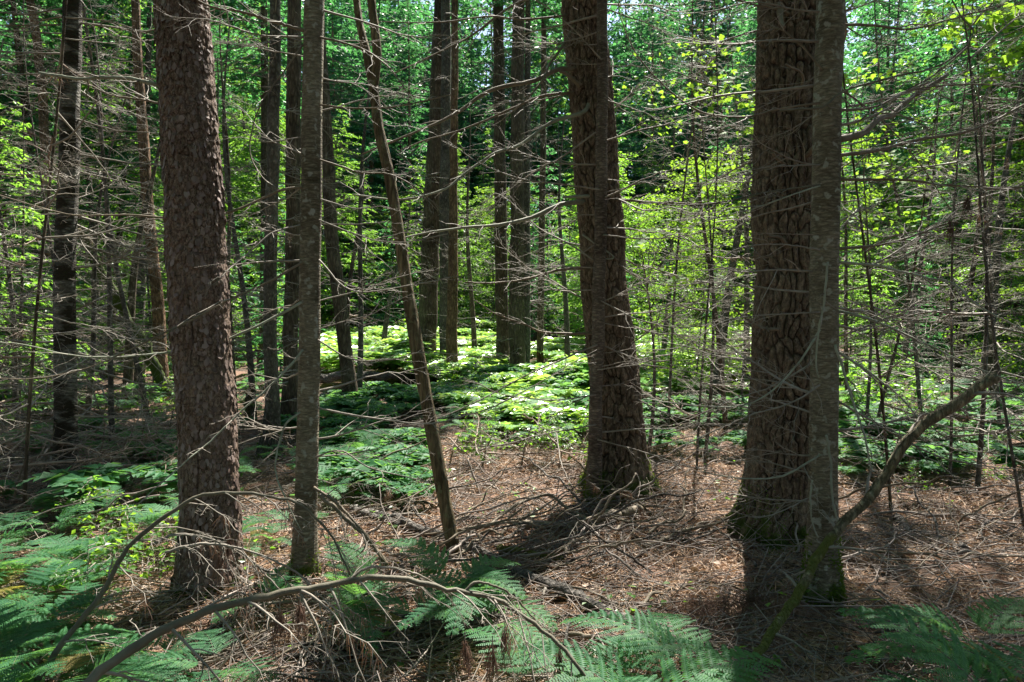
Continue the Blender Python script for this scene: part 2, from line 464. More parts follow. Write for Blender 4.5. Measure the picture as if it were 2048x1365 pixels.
# ------------------------------------------------------------------ crowns
def conifer_crown(mb, rng, H, h0, R, step=.36, nb=5, ql=.15, qw=.05, droop=.25, dens=1.0, axis_pts=None, mat=0, wood=1, shape=.8):
    npr = np.random.RandomState(rng.randint(0, 1 << 30))
    z = h0
    while z < H:
        f = (z - h0) / (H - h0)
        for k in range(nb):
            az = rng.random() * 6.283
            L = R * (1 - f) ** shape * rng.uniform(.5, 1.12) + .12
            if f < .12: L *= rng.uniform(.5, 1)
            cx, cy = (0, 0) if axis_pts is None else axis_pts(z)
            dr = droop * rng.uniform(.3, 1.5)
            o = np.array([cx, cy, z + rng.uniform(-.15, .15)])
            dh = np.array([math.cos(az), math.sin(az), 0]); dl = np.array([-dh[1], dh[0], 0])
            curve = lambda s: o + L * (s[:, None] * dh + (.18 * s - dr * 1.6 * s ** 2)[:, None] * np.array([0, 0, 1.0]))
            tube(mb, curve(np.linspace(0, 1, 4)), [.006 + .006 * L, .006 + .003 * L, .006, .002], 3, wood)
            K = max(4, int(L / .11 * dens))
            s = npr.uniform(.12, 1, K)
            base = curve(s)
            sg = np.where(npr.rand(K) < .5, 1, -1)
            l2 = (.42 * L * (1.05 - s) + .10) * npr.uniform(.6, 1.2, K)
            d2 = dl * sg[:, None] + dh * npr.uniform(.5, 1.2, K)[:, None]; d2[:, 2] = npr.uniform(-.45, .1, K)
            d2 /= np.linalg.norm(d2, axis=1)[:, None]
            Mq = np.maximum(2, (l2 / (ql * .55) * dens).astype(int))
            idx = np.repeat(np.arange(K), Mq)
            tt = npr.rand(len(idx))
            c = base[idx] + d2[idx] * (tt * l2[idx])[:, None]
            a = d2[idx] + npr.normal(0, .45, (len(idx), 3)) * np.array([1, 1, .5])
            a /= np.linalg.norm(a, axis=1)[:, None]
            w = np.cross(a, np.array([0, 0, 1.0]) + npr.normal(0, .8, (len(idx), 3))); w /= np.linalg.norm(w, axis=1)[:, None] + 1e-9
            le = ql * npr.uniform(.6, 1.25, len(idx))[:, None]; we = qw * npr.uniform(.6, 1.2, len(idx))[:, None]
            V = np.stack([c - a * le * .5, c + w * we * .5, c + a * le * .5 - np.array([0, 0, .02]), c - w * we * .5], 1).reshape(-1, 3)
            mb.add(V, np.arange(len(V)).reshape(-1, 4), mat, False)
        z += step * rng.uniform(.7, 1.3)

LEAF5 = np.array([(0, 0), (.22, -.02), (.5, .12), (.34, .28), (.52, .55), (.26, .52), (.16, .72), (0, 1.0), (-.16, .72), (-.26, .52), (-.52, .55), (-.34, .28), (-.5, .12), (-.22, -.02)])
def leaves(mb, C, D, U, size, mat=0, maple=False):
    """leaf blades at C pointing along D with normal about U"""
    n = len(C)
    D = D / np.linalg.norm(D, axis=1)[:, None]
    w = np.cross(D, U); w /= np.linalg.norm(w, axis=1)[:, None] + 1e-9
    if maple:
        s = np.asarray(size).reshape(-1, 1, 1)
        V = C[:, None] + s * (LEAF5[None, :, :1] * w[:, None] * 1.0 + LEAF5[None, :, 1:] * D[:, None])
        mb.add(V.reshape(-1, 3), np.arange(n * len(LEAF5)).reshape(n, -1), mat, False)
    else:
        s = np.asarray(size).reshape(-1, 1)
        nn = np.cross(w, D)
        V = np.stack([C, C + s * (.45 * D + .32 * w + .06 * nn), C + s * D - nn * s * .1, C + s * (.45 * D - .32 * w + .06 * nn)], 1)
        mb.add(V.reshape(-1, 3), np.arange(n * 4).reshape(n, 4), mat, False)

def broad_crown(mb, rng, H, h0, R, nbr, nl, size, mat=0, wood=1, maple=False, flat=.5):
    npr = np.random.RandomState(rng.randint(0, 1 << 30))
    for k in range(nbr):
        f = rng.random()
        z = h0 + (H - h0) * f
        az = rng.random() * 6.283
        L = R * (1 - .55 * f) * rng.uniform(.45, 1.1)
        dh = np.array([math.cos(az), math.sin(az), rng.uniform(-.05, .45)])
        o = np.array([0, 0, z - .1 * L])
        s = np.linspace(0, 1, 5)[:, None]
        P = o + L * (dh * s + np.array([0, 0, -.2]) * s ** 2) + np.array([[rng.gauss(0, .03) for _ in range(3)] for _ in range(5)]) * s
        tube(mb, P, np.linspace(.004 + .006 * L, .002, 5), 3, wood)
        n = max(4, int(nl * L / R))
        tpos = npr.uniform(.3, 1.05, n)
        C = o + L * (dh * tpos[:, None] + np.array([0, 0, -.2]) * tpos[:, None] ** 2) + npr.normal(0, 1, (n, 3)) * np.array([.2, .2, .07]) * (L * .55 + .1)
        D = npr.normal(0, 1, (n, 3)) * np.array([1, 1, .35]) + dh * .5 + np.array([0, 0, -.35])
        U = np.array([0, 0, 1.0]) + npr.normal(0, flat, (n, 3))
        leaves(mb, C, D, U, size * npr.uniform(.6, 1.2, n), mat, maple)

def bg_trunk(seed, H, r, mat, sides=10, lean=.03, n=14):
    rng = random.Random(seed)
    s = np.linspace(0, 1, n)
    ph = rng.random() * 6
    P = np.stack([lean * H * np.sin(s * 2.2 + ph) - lean * H * math.sin(ph), lean * H * np.cos(s * 1.7 + ph) - lean * H * math.cos(ph), -.15 + s * (H + .15)], -1)
    R = r * (1 - s * .93); R[0] *= 1.35
    mb = MB(); tube(mb, P, R, sides)
    return mb.mesh('trunk', mat)

rngV = random.Random(5)
KINDS = {}
def variants(key, n, fn):
    KINDS[key] = [fn(k) for k in range(n)]
def mk_fir(k):
    mb = MB(); conifer_crown(mb, random.Random(10 + k), 15, 3.2 + k * .5, 2.0, .36, 5, .19, .058, .3, 1.6)
    return bg_trunk(10 + k, 15.2, .13, M['dark'] if k % 2 else M['grey']), mb.mesh('crown', [M['fir_leaf'], M['twig']])
def mk_hem(k):
    mb = MB(); conifer_crown(mb, random.Random(40 + k), 13, 2.2, 2.4, .38, 5, .17, .06, .22, 1.5, shape=.6)
    return bg_trunk(40 + k, 13.2, .12, M['dark']), mb.mesh('crown', [M['hem_leaf'], M['twig']])
def mk_pine(k):
    mb = MB(); conifer_crown(mb, random.Random(60 + k), 19, 8.0, 2.8, .45, 6, .26, .10, .1, 1.15, shape=.5)
    return bg_trunk(60 + k, 19.2, .19, M['dark'] if k else M['orange'], 12, .015), mb.mesh('crown', [M['fir_leaf'], M['twig']])
def mk_young(k):
    mb = MB(); conifer_crown(mb, random.Random(80 + k), 4.6, .35, 1.1, .22, 6, .11, .05, .2, 1.3)
    return bg_trunk(80 + k, 4.7, .04, M['grey'], 6), mb.mesh('crown', [M['fir_leaf'] if k % 2 else M['hem_leaf'], M['twig']])
def mk_broad(k):
    mb = MB(); broad_crown(mb, random.Random(120 + k), 7.5, .8, 2.1, 120, 75, .12)
    return bg_trunk(120 + k, 7.2, .028, M['grey'], 7, .05), mb.mesh('crown', [M['maple'] if k == 2 else M['broad'], M['twig']])
variants('fir', 4, mk_fir); variants('hemlock', 3, mk_hem); variants('pine', 2, mk_pine); variants('young', 3, mk_young); variants('broad', 3, mk_broad)
def hero_crown(k):
    mb = MB(); conifer_crown(mb, random.Random(200 + k), 7.5, 0, 2.5, .38, 5, .22, .09, .2, 1.15, shape=.6)
    return mb.mesh('crown', [M['fir_leaf'], M['twig']])
HCROWN = [hero_crown(k) for k in range(3)]

# ------------------------------------------------------------------ hero trees (traced trunks at their real distance)
def trunk_mesh(path, d, base, mat, H=12.0, na=14, dv=.12, bark=None, flare=0.0, sink=.25, lean_d=0.0, seed=0):
    """path: (px, py, width px) from top to base -> a trunk in metres, local to base. Returns mesh and axis(z)->(x,y,r)."""
    pts = [(at(px, py, d), w / F * d / 2) for px, py, w in path][::-1]     # base first
    zs = np.array([p.z - base.z for p, _ in pts]); xs = np.array([p.x - base.x for p, _ in pts]); rs = np.array([r for _, r in pts])
    k = (xs[-1] - xs[-2]) / (zs[-1] - zs[-2]) if len(xs) > 1 else 0
    kk = (xs[-1] - xs[0]) / (zs[-1] - zs[0]); k = .5 * k + .5 * kk
    top = zs[-1]
    if H > top + .3:
        zs = np.r_[zs, H]; xs = np.r_[xs, xs[-1] + k * (H - top)]; rs = np.r_[rs, max(.012, rs[-1] * .3)]
    zs = np.r_[zs[0] - sink, zs] if zs[0] > -sink else zs
    if len(zs) > len(xs):
        kb = (xs[1] - xs[0]) / (zs[2] - zs[1]) if len(zs) > 2 else 0
        xs = np.r_[xs[0] - kb * sink, xs]; rs = np.r_[rs[0] * 1.08, rs]
    rng = np.random.RandomState(seed)
    zfine = np.arange(zs[0], min(zs[-1], top + .6), dv)
    if zs[-1] > top + .6: zfine = np.r_[zfine, np.linspace(top + .7, zs[-1], 10)]
    sm = lambda a: np.convolve(np.pad(a, 4, mode='edge'), np.ones(9) / 9, 'valid') if len(a) > 20 and dv > .04 else a
    xf, rf = np.interp(zfine, zs, xs), np.interp(zfine, zs, rs)
    yf = lean_d * zfine + .02 * np.sin(zfine * 1.3 + seed)
    wob = (vnoise(zfine * 2.2, zfine * 0 + seed, 5) - .5) * .25 * rs[len(rs) // 2]
    xf = xf + wob
    th = np.linspace(0, 2 * np.pi, na, endpoint=False)
    TH, ZF = np.meshgrid(th, zfine)
    RR = np.repeat(rf[:, None], na, 1)
    RR = RR * (1 + .05 * (vnoise(TH / (2 * np.pi) * 5, ZF * 3, seed + 2, 5) - .5) + .04 * (vnoise(TH / (2 * np.pi) * 9, ZF * 8, seed + 4, 9) - .5))
    if flare:
        lob = .45 + .55 * np.cos(TH * 5 + seed + .8 * np.sin(TH * 2)) ** 2
        RR = RR * (1 + flare * lob * np.exp(-np.clip(ZF, 0, None) / .20))
    mb = MB()
    if bark:
        cw, ch, amp, kind = bark
        per = max(6, int(round(2 * np.pi * rf[len(rf) // 3] / cw)))
        u = TH / (2 * np.pi) * per; v = ZF / ch
        if kind == 'furrow':
            wu = 1.1 * (vnoise(u * .55, v * .8, seed + 21) - .5) + .5 * (vnoise(u * 1.7, v * 1.9, seed + 22) - .5)
            fade = np.minimum(1, np.minimum(TH, 2 * np.pi - TH) / .25)
            e, cid, cu, cv = worley(u + wu * fade, v + .9 * (vnoise(u, v * 1.2, seed + 23) - .5) * fade, per, seed)
            prof = np.clip((e - .03) / .24, 0, 1) ** .7
            flat = np.clip((np.abs(cv) - .28) / .2, 0, 1) * np.clip((.32 - np.abs(cu)) / .2, 0, 1)
            md = np.clip(.55 + 1.2 * vnoise(u * .8, v * 1.1, seed + 61, max(1, int(per * .8))), 0, 1.15) * (1 - .65 * flat)
            prof = 1 - np.clip((1 - prof) * md, 0, 1)
            h = amp * (prof + .30 * (cid - .5) * prof + .22 * (vnoise(u * 4, v * 5, seed + 3, per * 4) - .5) + .25 * (vnoise(u * 9, v * 14, seed + 33, per * 9) - .5))
            crack = prof
            h = h + amp * .25 * (np.abs(vnoise(u * 3, v * 22, seed + 44, per * 3) - .5) * 2 - .5) * prof
        else:
            fade = np.minimum(1, np.minimum(TH, 2 * np.pi - TH) / .25)
            wu = .8 * (vnoise(u * .9, v * .9, seed + 21) - .5) * fade
            e, cid, cu, cv = worley(u + wu, v + .7 * (vnoise(u * 1.1, v, seed + 25) - .5) * fade, per, seed)
            e2, cid2, cu2, cv2 = worley(u * 2 + wu, v * 1.8, per * 2, seed + 50)
            prof = np.clip((e - .02) / .2, 0, 1) ** .6
            h = amp * (.9 * cid + .55 * (cid - .4) * cu - .5 * cid * cv + .3 * cid2 + .5 * prof - .6 + .3 * (vnoise(u * 5, v * 7, seed + 3, per * 5) - .5))
            # a few long dark seams
            seam = np.clip(np.abs(((u / per * 7 + .6 * (vnoise(v * .25, v * 0, seed + 9) - .5)) % 1) - .5) / .045, 0, 1)
            h = h - amp * 1.4 * (1 - seam) * (vnoise(v * .12, u * 0 + np.floor(u / per * 7), seed + 8) > .45)
            crack = prof * (.35 + .65 * (1 - (1 - seam) * (vnoise(v * .12, u * 0 + np.floor(u / per * 7), seed + 8) > .45))); cid = .6 * cid2 + .4 * cid
        RR = RR + h
        mb.attr['plate'] = [np.clip(cid, 0, 1).ravel()]; mb.attr['crack'] = [np.clip(crack, 0, 1).ravel()]
    if bark:
        nf = 2600 if kind == 'scale' else 1
        fr = np.random.RandomState(seed + 5)
        ri = fr.randint(2, len(zfine) - 12, nf); ci = fr.randint(0, na, nf)
        keepf = (zfine[ri] < 5.0)
        ri, ci = ri[keepf], ci[keepf]; nf = len(ri)
        th_ = th[ci]; nr = np.stack([np.cos(th_), np.sin(th_), 0 * th_], -1); tg = np.stack([-np.sin(th_), np.cos(th_), 0 * th_], -1)
        ctr = np.stack([xf[ri] + RR[ri, ci] * np.cos(th_), yf[ri] + RR[ri, ci] * np.sin(th_), zfine[ri]], -1) + nr * .0015
        k8 = np.linspace(0, 2 * np.pi, 7, endpoint=False)
        sw = fr.uniform(.006, .017, nf)[:, None] * (1 + .35 * fr.uniform(-1, 1, (nf, 7))); shh = fr.uniform(.010, .030, nf)[:, None] * (1 + .35 * fr.uniform(-1, 1, (nf, 7)))
        lift = fr.uniform(.0, .011, nf)
        ang_ = fr.uniform(-.5, .5, nf)[:, None] + k8
        vv = shh * np.sin(ang_); uu = sw * np.cos(ang_)
        FV = ctr[:, None] + uu[..., None] * tg[:, None] + vv[..., None] * np.array([0, 0, 1.0]) + nr[:, None] * (lift[:, None] * np.clip(-np.sin(ang_), -.2, 1) - .5 * uu ** 2 / rf[ri][:, None])[..., None]
        mb.add(FV.reshape(-1, 3), np.arange(nf * 7).reshape(nf, 7), 1, False)
        ncx = nf * 7
        mb.attr['plate'] = [np.repeat(fr.rand(nf), 7), mb.attr['plate'][0]]; mb.attr['crack'] = [np.ones(ncx), mb.attr['crack'][0]]
    V = np.stack([xf[:, None] + RR * np.cos(TH), yf[:, None] + RR * np.sin(TH), ZF], -1).reshape(-1, 3)
    n = len(zfine)
    ii = np.arange(n - 1)[:, None] * na; jj = np.arange(na)[None]; j2 = (jj + 1) % na
    mb.add(V, np.stack([ii + jj, ii + j2, ii + na + j2, ii + na + jj], -1).reshape(-1, 4))
    ax = lambda z: (float(np.interp(z, zfine, xf)), float(np.interp(z, zfine, yf)), float(np.interp(z, zfine, rf)))
    return mb.mesh('trunk', [mat, M['flake' if bark and bark[3] == 'scale' else 'browflake']]), ax

HERO = {}
LIT = [(-3.5, 24, 4.6), (-2.0, 30, 3.6), (-5, 20, 2.6), (4.8, 18.5, 2.8), (6, 22, 2.8), (0.2, 10.6, 1.3), (-1, 15, 1.2), (-4.5, 9, .7), (-6, 7.5, .5), (6.5, 9.5, .8), (8, 13, 1.0), (5, 11, .6), (1.5, 5.8, .5), (2.1, 5.4, .6), (3.3, 5.6, .7), (1.2, 6.3, .4), (.8, 2.4, .3), (4.4, 6.5, .5), (0, 5.2, .3), (3.2, 3.5, .5), (1.1, 4.85, .4), (2.75, 6.0, .4), (1.05, 5.45, .3)]
def blocks(x, y, r, h0, h1):
    n = 0
    for cx, cy, pr in LIT:
        for z in np.linspace(h0, h1, 6):
            sx = cx + SDIR.x / SDIR.z * z; sy = cy + SDIR.y / SDIR.z * z
            if math.hypot(sx - x, sy - y) < r * .8 + pr * .85:
                return True
    return False

def hero(key, name, label, cat, path, d, mat, crown=None, group=None, **kw):
    px, py, w = path[-1]
    p = at(px, py, d)
    base = Vector((p.x, d, gz(p.x, d)))
    path = list(path)
    # carry the last sample down to the ground
    me, ax = trunk_mesh(path, d, base, M[mat], **kw)
    root = empty(name, base)
    tag(root, label, cat, group)
    obj('trunk', me, root)
    HERO[key] = dict(root=root, base=base, ax=ax, d=d)
    if crown:
        cz, sc, k = crown
        x, y, r = ax(cz)
        obj('crown', HCROWN[k], root, Matrix.Translation((x, y, cz)) @ Matrix.Rotation(k * 2.0 + d, 4, 'Z') @ Matrix.Diagonal((sc, sc, sc, 1)))
        if blocks(base.x + x, base.y + y, 2.0 * sc, cz, cz + 6 * sc): print('hero crown blocks light', key)
    return root

hero('A', 'slender_tree', 'thin reddish stem just behind the moss banded fir', 'tree', [(58, -20, 14), (72, 60, 15), (85, 200, 16), (94, 400, 17), (104, 600, 18), (110, 775, 20)], 14.0, 'orange', (8.5, .8, 0), na=10)
hero('B', 'fir_tree', 'upright fir with dark moss bands and grey bark patches', 'tree', [(143, -30, 33), (140, 100, 34), (138, 250, 37), (134, 450, 38), (131, 650, 39), (132, 850, 41), (134, 985, 46)], 6.35, 'mossfir', (8.0, .8, 1), na=32, dv=.03, flare=.3, seed=3)
hero('C', 'slender_tree', 'bent thin tree with orange base behind the scaly pine', 'tree', [(268, -20, 15), (276, 150, 17), (288, 280, 20), (297, 420, 21), (307, 540, 22), (317, 640, 24), (326, 800, 28)], 12.8, 'orange', (9.5, .5, 2), na=12, seed=5)
hero('D', 'pine_tree', 'thick leaning pine with flaking reddish grey scales', 'tree', [(360, -30, 94), (368, 100, 97), (377, 250, 100), (386, 400, 104), (398, 560, 106), (408, 720, 106), (415, 880, 106), (420, 1040, 106), (424, 1195, 112)], 3.95, 'redpine', (7.5, 1.0, 0), na=230, dv=.008, bark=(.032, .045, .011, 'scale'), flare=.28, seed=7)
hero('E', 'young_tree', 'grey stem with curved mossy foot behind the slim fir', 'tree', [(552, -20, 20), (547, 200, 23), (543, 450, 25), (541, 650, 26), (545, 800, 28), (538, 905, 40)], 8.3, 'grey', (9.5, .45, 1), na=14, flare=.5, seed=9)
hero('F', 'young_tree', 'brown rough trunk half hidden behind the slim fir', 'tree', [(590, -20, 26), (588, 200, 28), (585, 450, 30), (582, 700, 29), (580, 858, 36)], 10.0, 'dark', (9.8, .45, 2), na=14, flare=.3, seed=11)
hero('G', 'fir_tree', 'slim straight fir with smooth speckled olive bark', 'tree', [(633, -30, 38), (630, 120, 39), (626, 280, 40), (621, 450, 41), (618, 620, 42), (615, 800, 43), (611, 1000, 44), (606, 1172, 50)], 4.1, 'fir', (7.0, .7, 1), na=40, dv=.02, flare=.35, seed=13)
hero('H', 'slender_tree', 'dark leaning tree with mossy foot just past the slim fir', 'tree', [(636, -20, 20), (645, 150, 22), (655, 330, 25), (666, 500, 27), (684, 650, 28), (697, 760, 30), (703, 832, 34)], 11.5, 'dark', (9.5, .5, 0), na=14, flare=.4, seed=15)
hero('J', 'old_tree', 'dark mossy trunk standing at the edge of the bright clearing', 'tree', [(884, -20, 28), (876, 150, 30), (868, 330, 33), (861, 480, 36), (856, 620, 38), (852, 770, 44)], 17.0, 'dark', (10.5, 1.0, 1), na=14, flare=.3, seed=17)
hero('K', 'slender_tree', 'dark straight stem between the mossy trunk and the orange stem', 'tree', [(893, -20, 18), (891, 250, 20), (890, 500, 22), (891, 765, 25)], 16.6, 'grey', (10, .8, 2), na=12, seed=19)
hero('L', 'slender_tree', 'orange barked stem at the edge of the bright clearing', 'tree', [(910, -20, 13), (908, 250, 15), (906, 500, 19), (904, 640, 22), (906, 785, 25)], 15.4, 'orange', (10, .8, 0), na=12, seed=21)
hero('N', 'old_tree', 'dark trunk just beyond the clearing, thickest of a tight clump', 'tree', [(1037, -20, 24), (1035, 250, 27), (1034, 500, 28), (1033, 785, 34)], 15.6, 'dark', (11, .9, 2), na=14, seed=23)
hero('M', 'old_tree', 'straight dark trunk on the clearing side of a tight clump', 'tree', [(996, -20, 20), (999, 250, 23), (1002, 500, 25), (1007, 775, 28)], 16.4, 'dark', (11, .9, 1), na=14, seed=25)
hero('O', 'slender_tree', 'thin grey stem crowding the trunk clump beyond the ferns', 'tree', [(1056, 60, 11), (1054, 300, 13), (1052, 780, 17)], 15.9, 'grey', (9, .7, 0), na=10, seed=27)
hero('P', 'slender_tree', 'thin dark stem behind the dead limbs of the furrowed leaning pine', 'tree', [(1088, 40, 10), (1086, 300, 12), (1080, 760, 14)], 18.2, 'dark', (9, .7, 2), na=10, seed=29)
hero('Q', 'pine_tree', 'leaning furrowed pine with moss at its foot and dead limbs', 'tree', [(1164, -30, 74), (1174, 100, 75), (1184, 250, 77), (1196, 400, 79), (1210, 560, 82), (1224, 720, 87), (1235, 860, 94), (1243, 1000, 106)], 6.2, 'pine', (9.5, 1.0, 1), na=230, dv=.009, bark=(.05, .15, .024, 'furrow'), flare=.5, seed=31)
hero('R', 'fir_tree', 'thin brown fir stem pressed against the leaning furrowed pine', 'tree', [(1205, -30, 20), (1205, 200, 22), (1201, 400, 24), (1197, 600, 25), (1193, 800, 26), (1189, 1012, 32)], 5.85, 'brownfir', (8, .6, 2), na=24, dv=.03, flare=.2, seed=33)
hero('S', 'pine_tree', 'thickest furrowed pine with broken stubs and a mossy flared foot', 'tree', [(1585, -30, 112), (1581, 150, 114), (1577, 350, 117), (1574, 520, 119), (1571, 680, 122), (1567, 840, 128), (1564, 980, 134), (1562, 1085, 140)], 4.9, 'pine', (9, 1.0, 0), na=300, dv=.008, bark=(.05, .14, .026, 'furrow'), flare=.45, seed=35)
hero('T', 'fir_tree', 'smooth grey fir in front of the thickest furrowed pine', 'tree', [(1658, -30, 53), (1656, 150, 53), (1654, 350, 54), (1651, 560, 54), (1648, 760, 54), (1644, 950, 54), (1641, 1120, 56), (1640, 1218, 66)], 3.8, 'fir', (7.2, .7, 1), na=48, dv=.02, flare=.55, seed=37)

# the forked leaning snag
pI = at(912, 1118, 4.55); baseI = Vector((pI.x, 4.55, gz(pI.x, 4.55)))
root = empty('dead_snag', baseI); tag(root, 'barkless forked dead trunk leaning over the fallen branches', 'dead tree')
mb = MB()
def wl(px, py, d, base): return at(px, py, d) - base
P = smooth_path([wl(*q, baseI) for q in [(746, 165, 5.0), (758, 260, 4.95), (777, 345, 4.9), (795, 450, 4.85), (815, 580, 4.8), (838, 720, 4.72), (862, 850, 4.66), (885, 980, 4.6), (912, 1125, 4.55), (917, 1165, 4.54)]], 60)
rr = np.interp(np.linspace(0, 1, 60), [0, .3, .6, .9, 1], np.array([23, 26, 30, 29, 32]) / F * 4.7 / 2)
rr *= 1 + .12 * (vnoise(np.arange(60) * .5, np.zeros(60), 4) - .5)
tube(mb, P, rr * .9, 16); obj('trunk', mb.mesh('trunk', M['snag']), root)
for q, rs in (([(746, 170, 5.0), (733, 105, 5.03), (718, 40, 5.1), (708, -60, 5.2), (690, -300, 5.4)], (.036, .028, .024, .02, .006)), ([(748, 168, 5.0), (754, 105, 5.0), (746, 30, 5.03), (739, -40, 5.05), (725, -260, 5.2)], (.034, .032, .028, .026, .008))):
    mb = MB(); P = smooth_path([wl(*k, baseI) for k in q], 24)
    tube(mb, P, np.interp(np.linspace(0, 1, 24), np.linspace(0, 1, 5), rs), 10); obj('fork', mb.mesh('fork', M['snag']), root)
HERO['I'] = dict(root=root, base=baseI, d=4.6, ax=None)

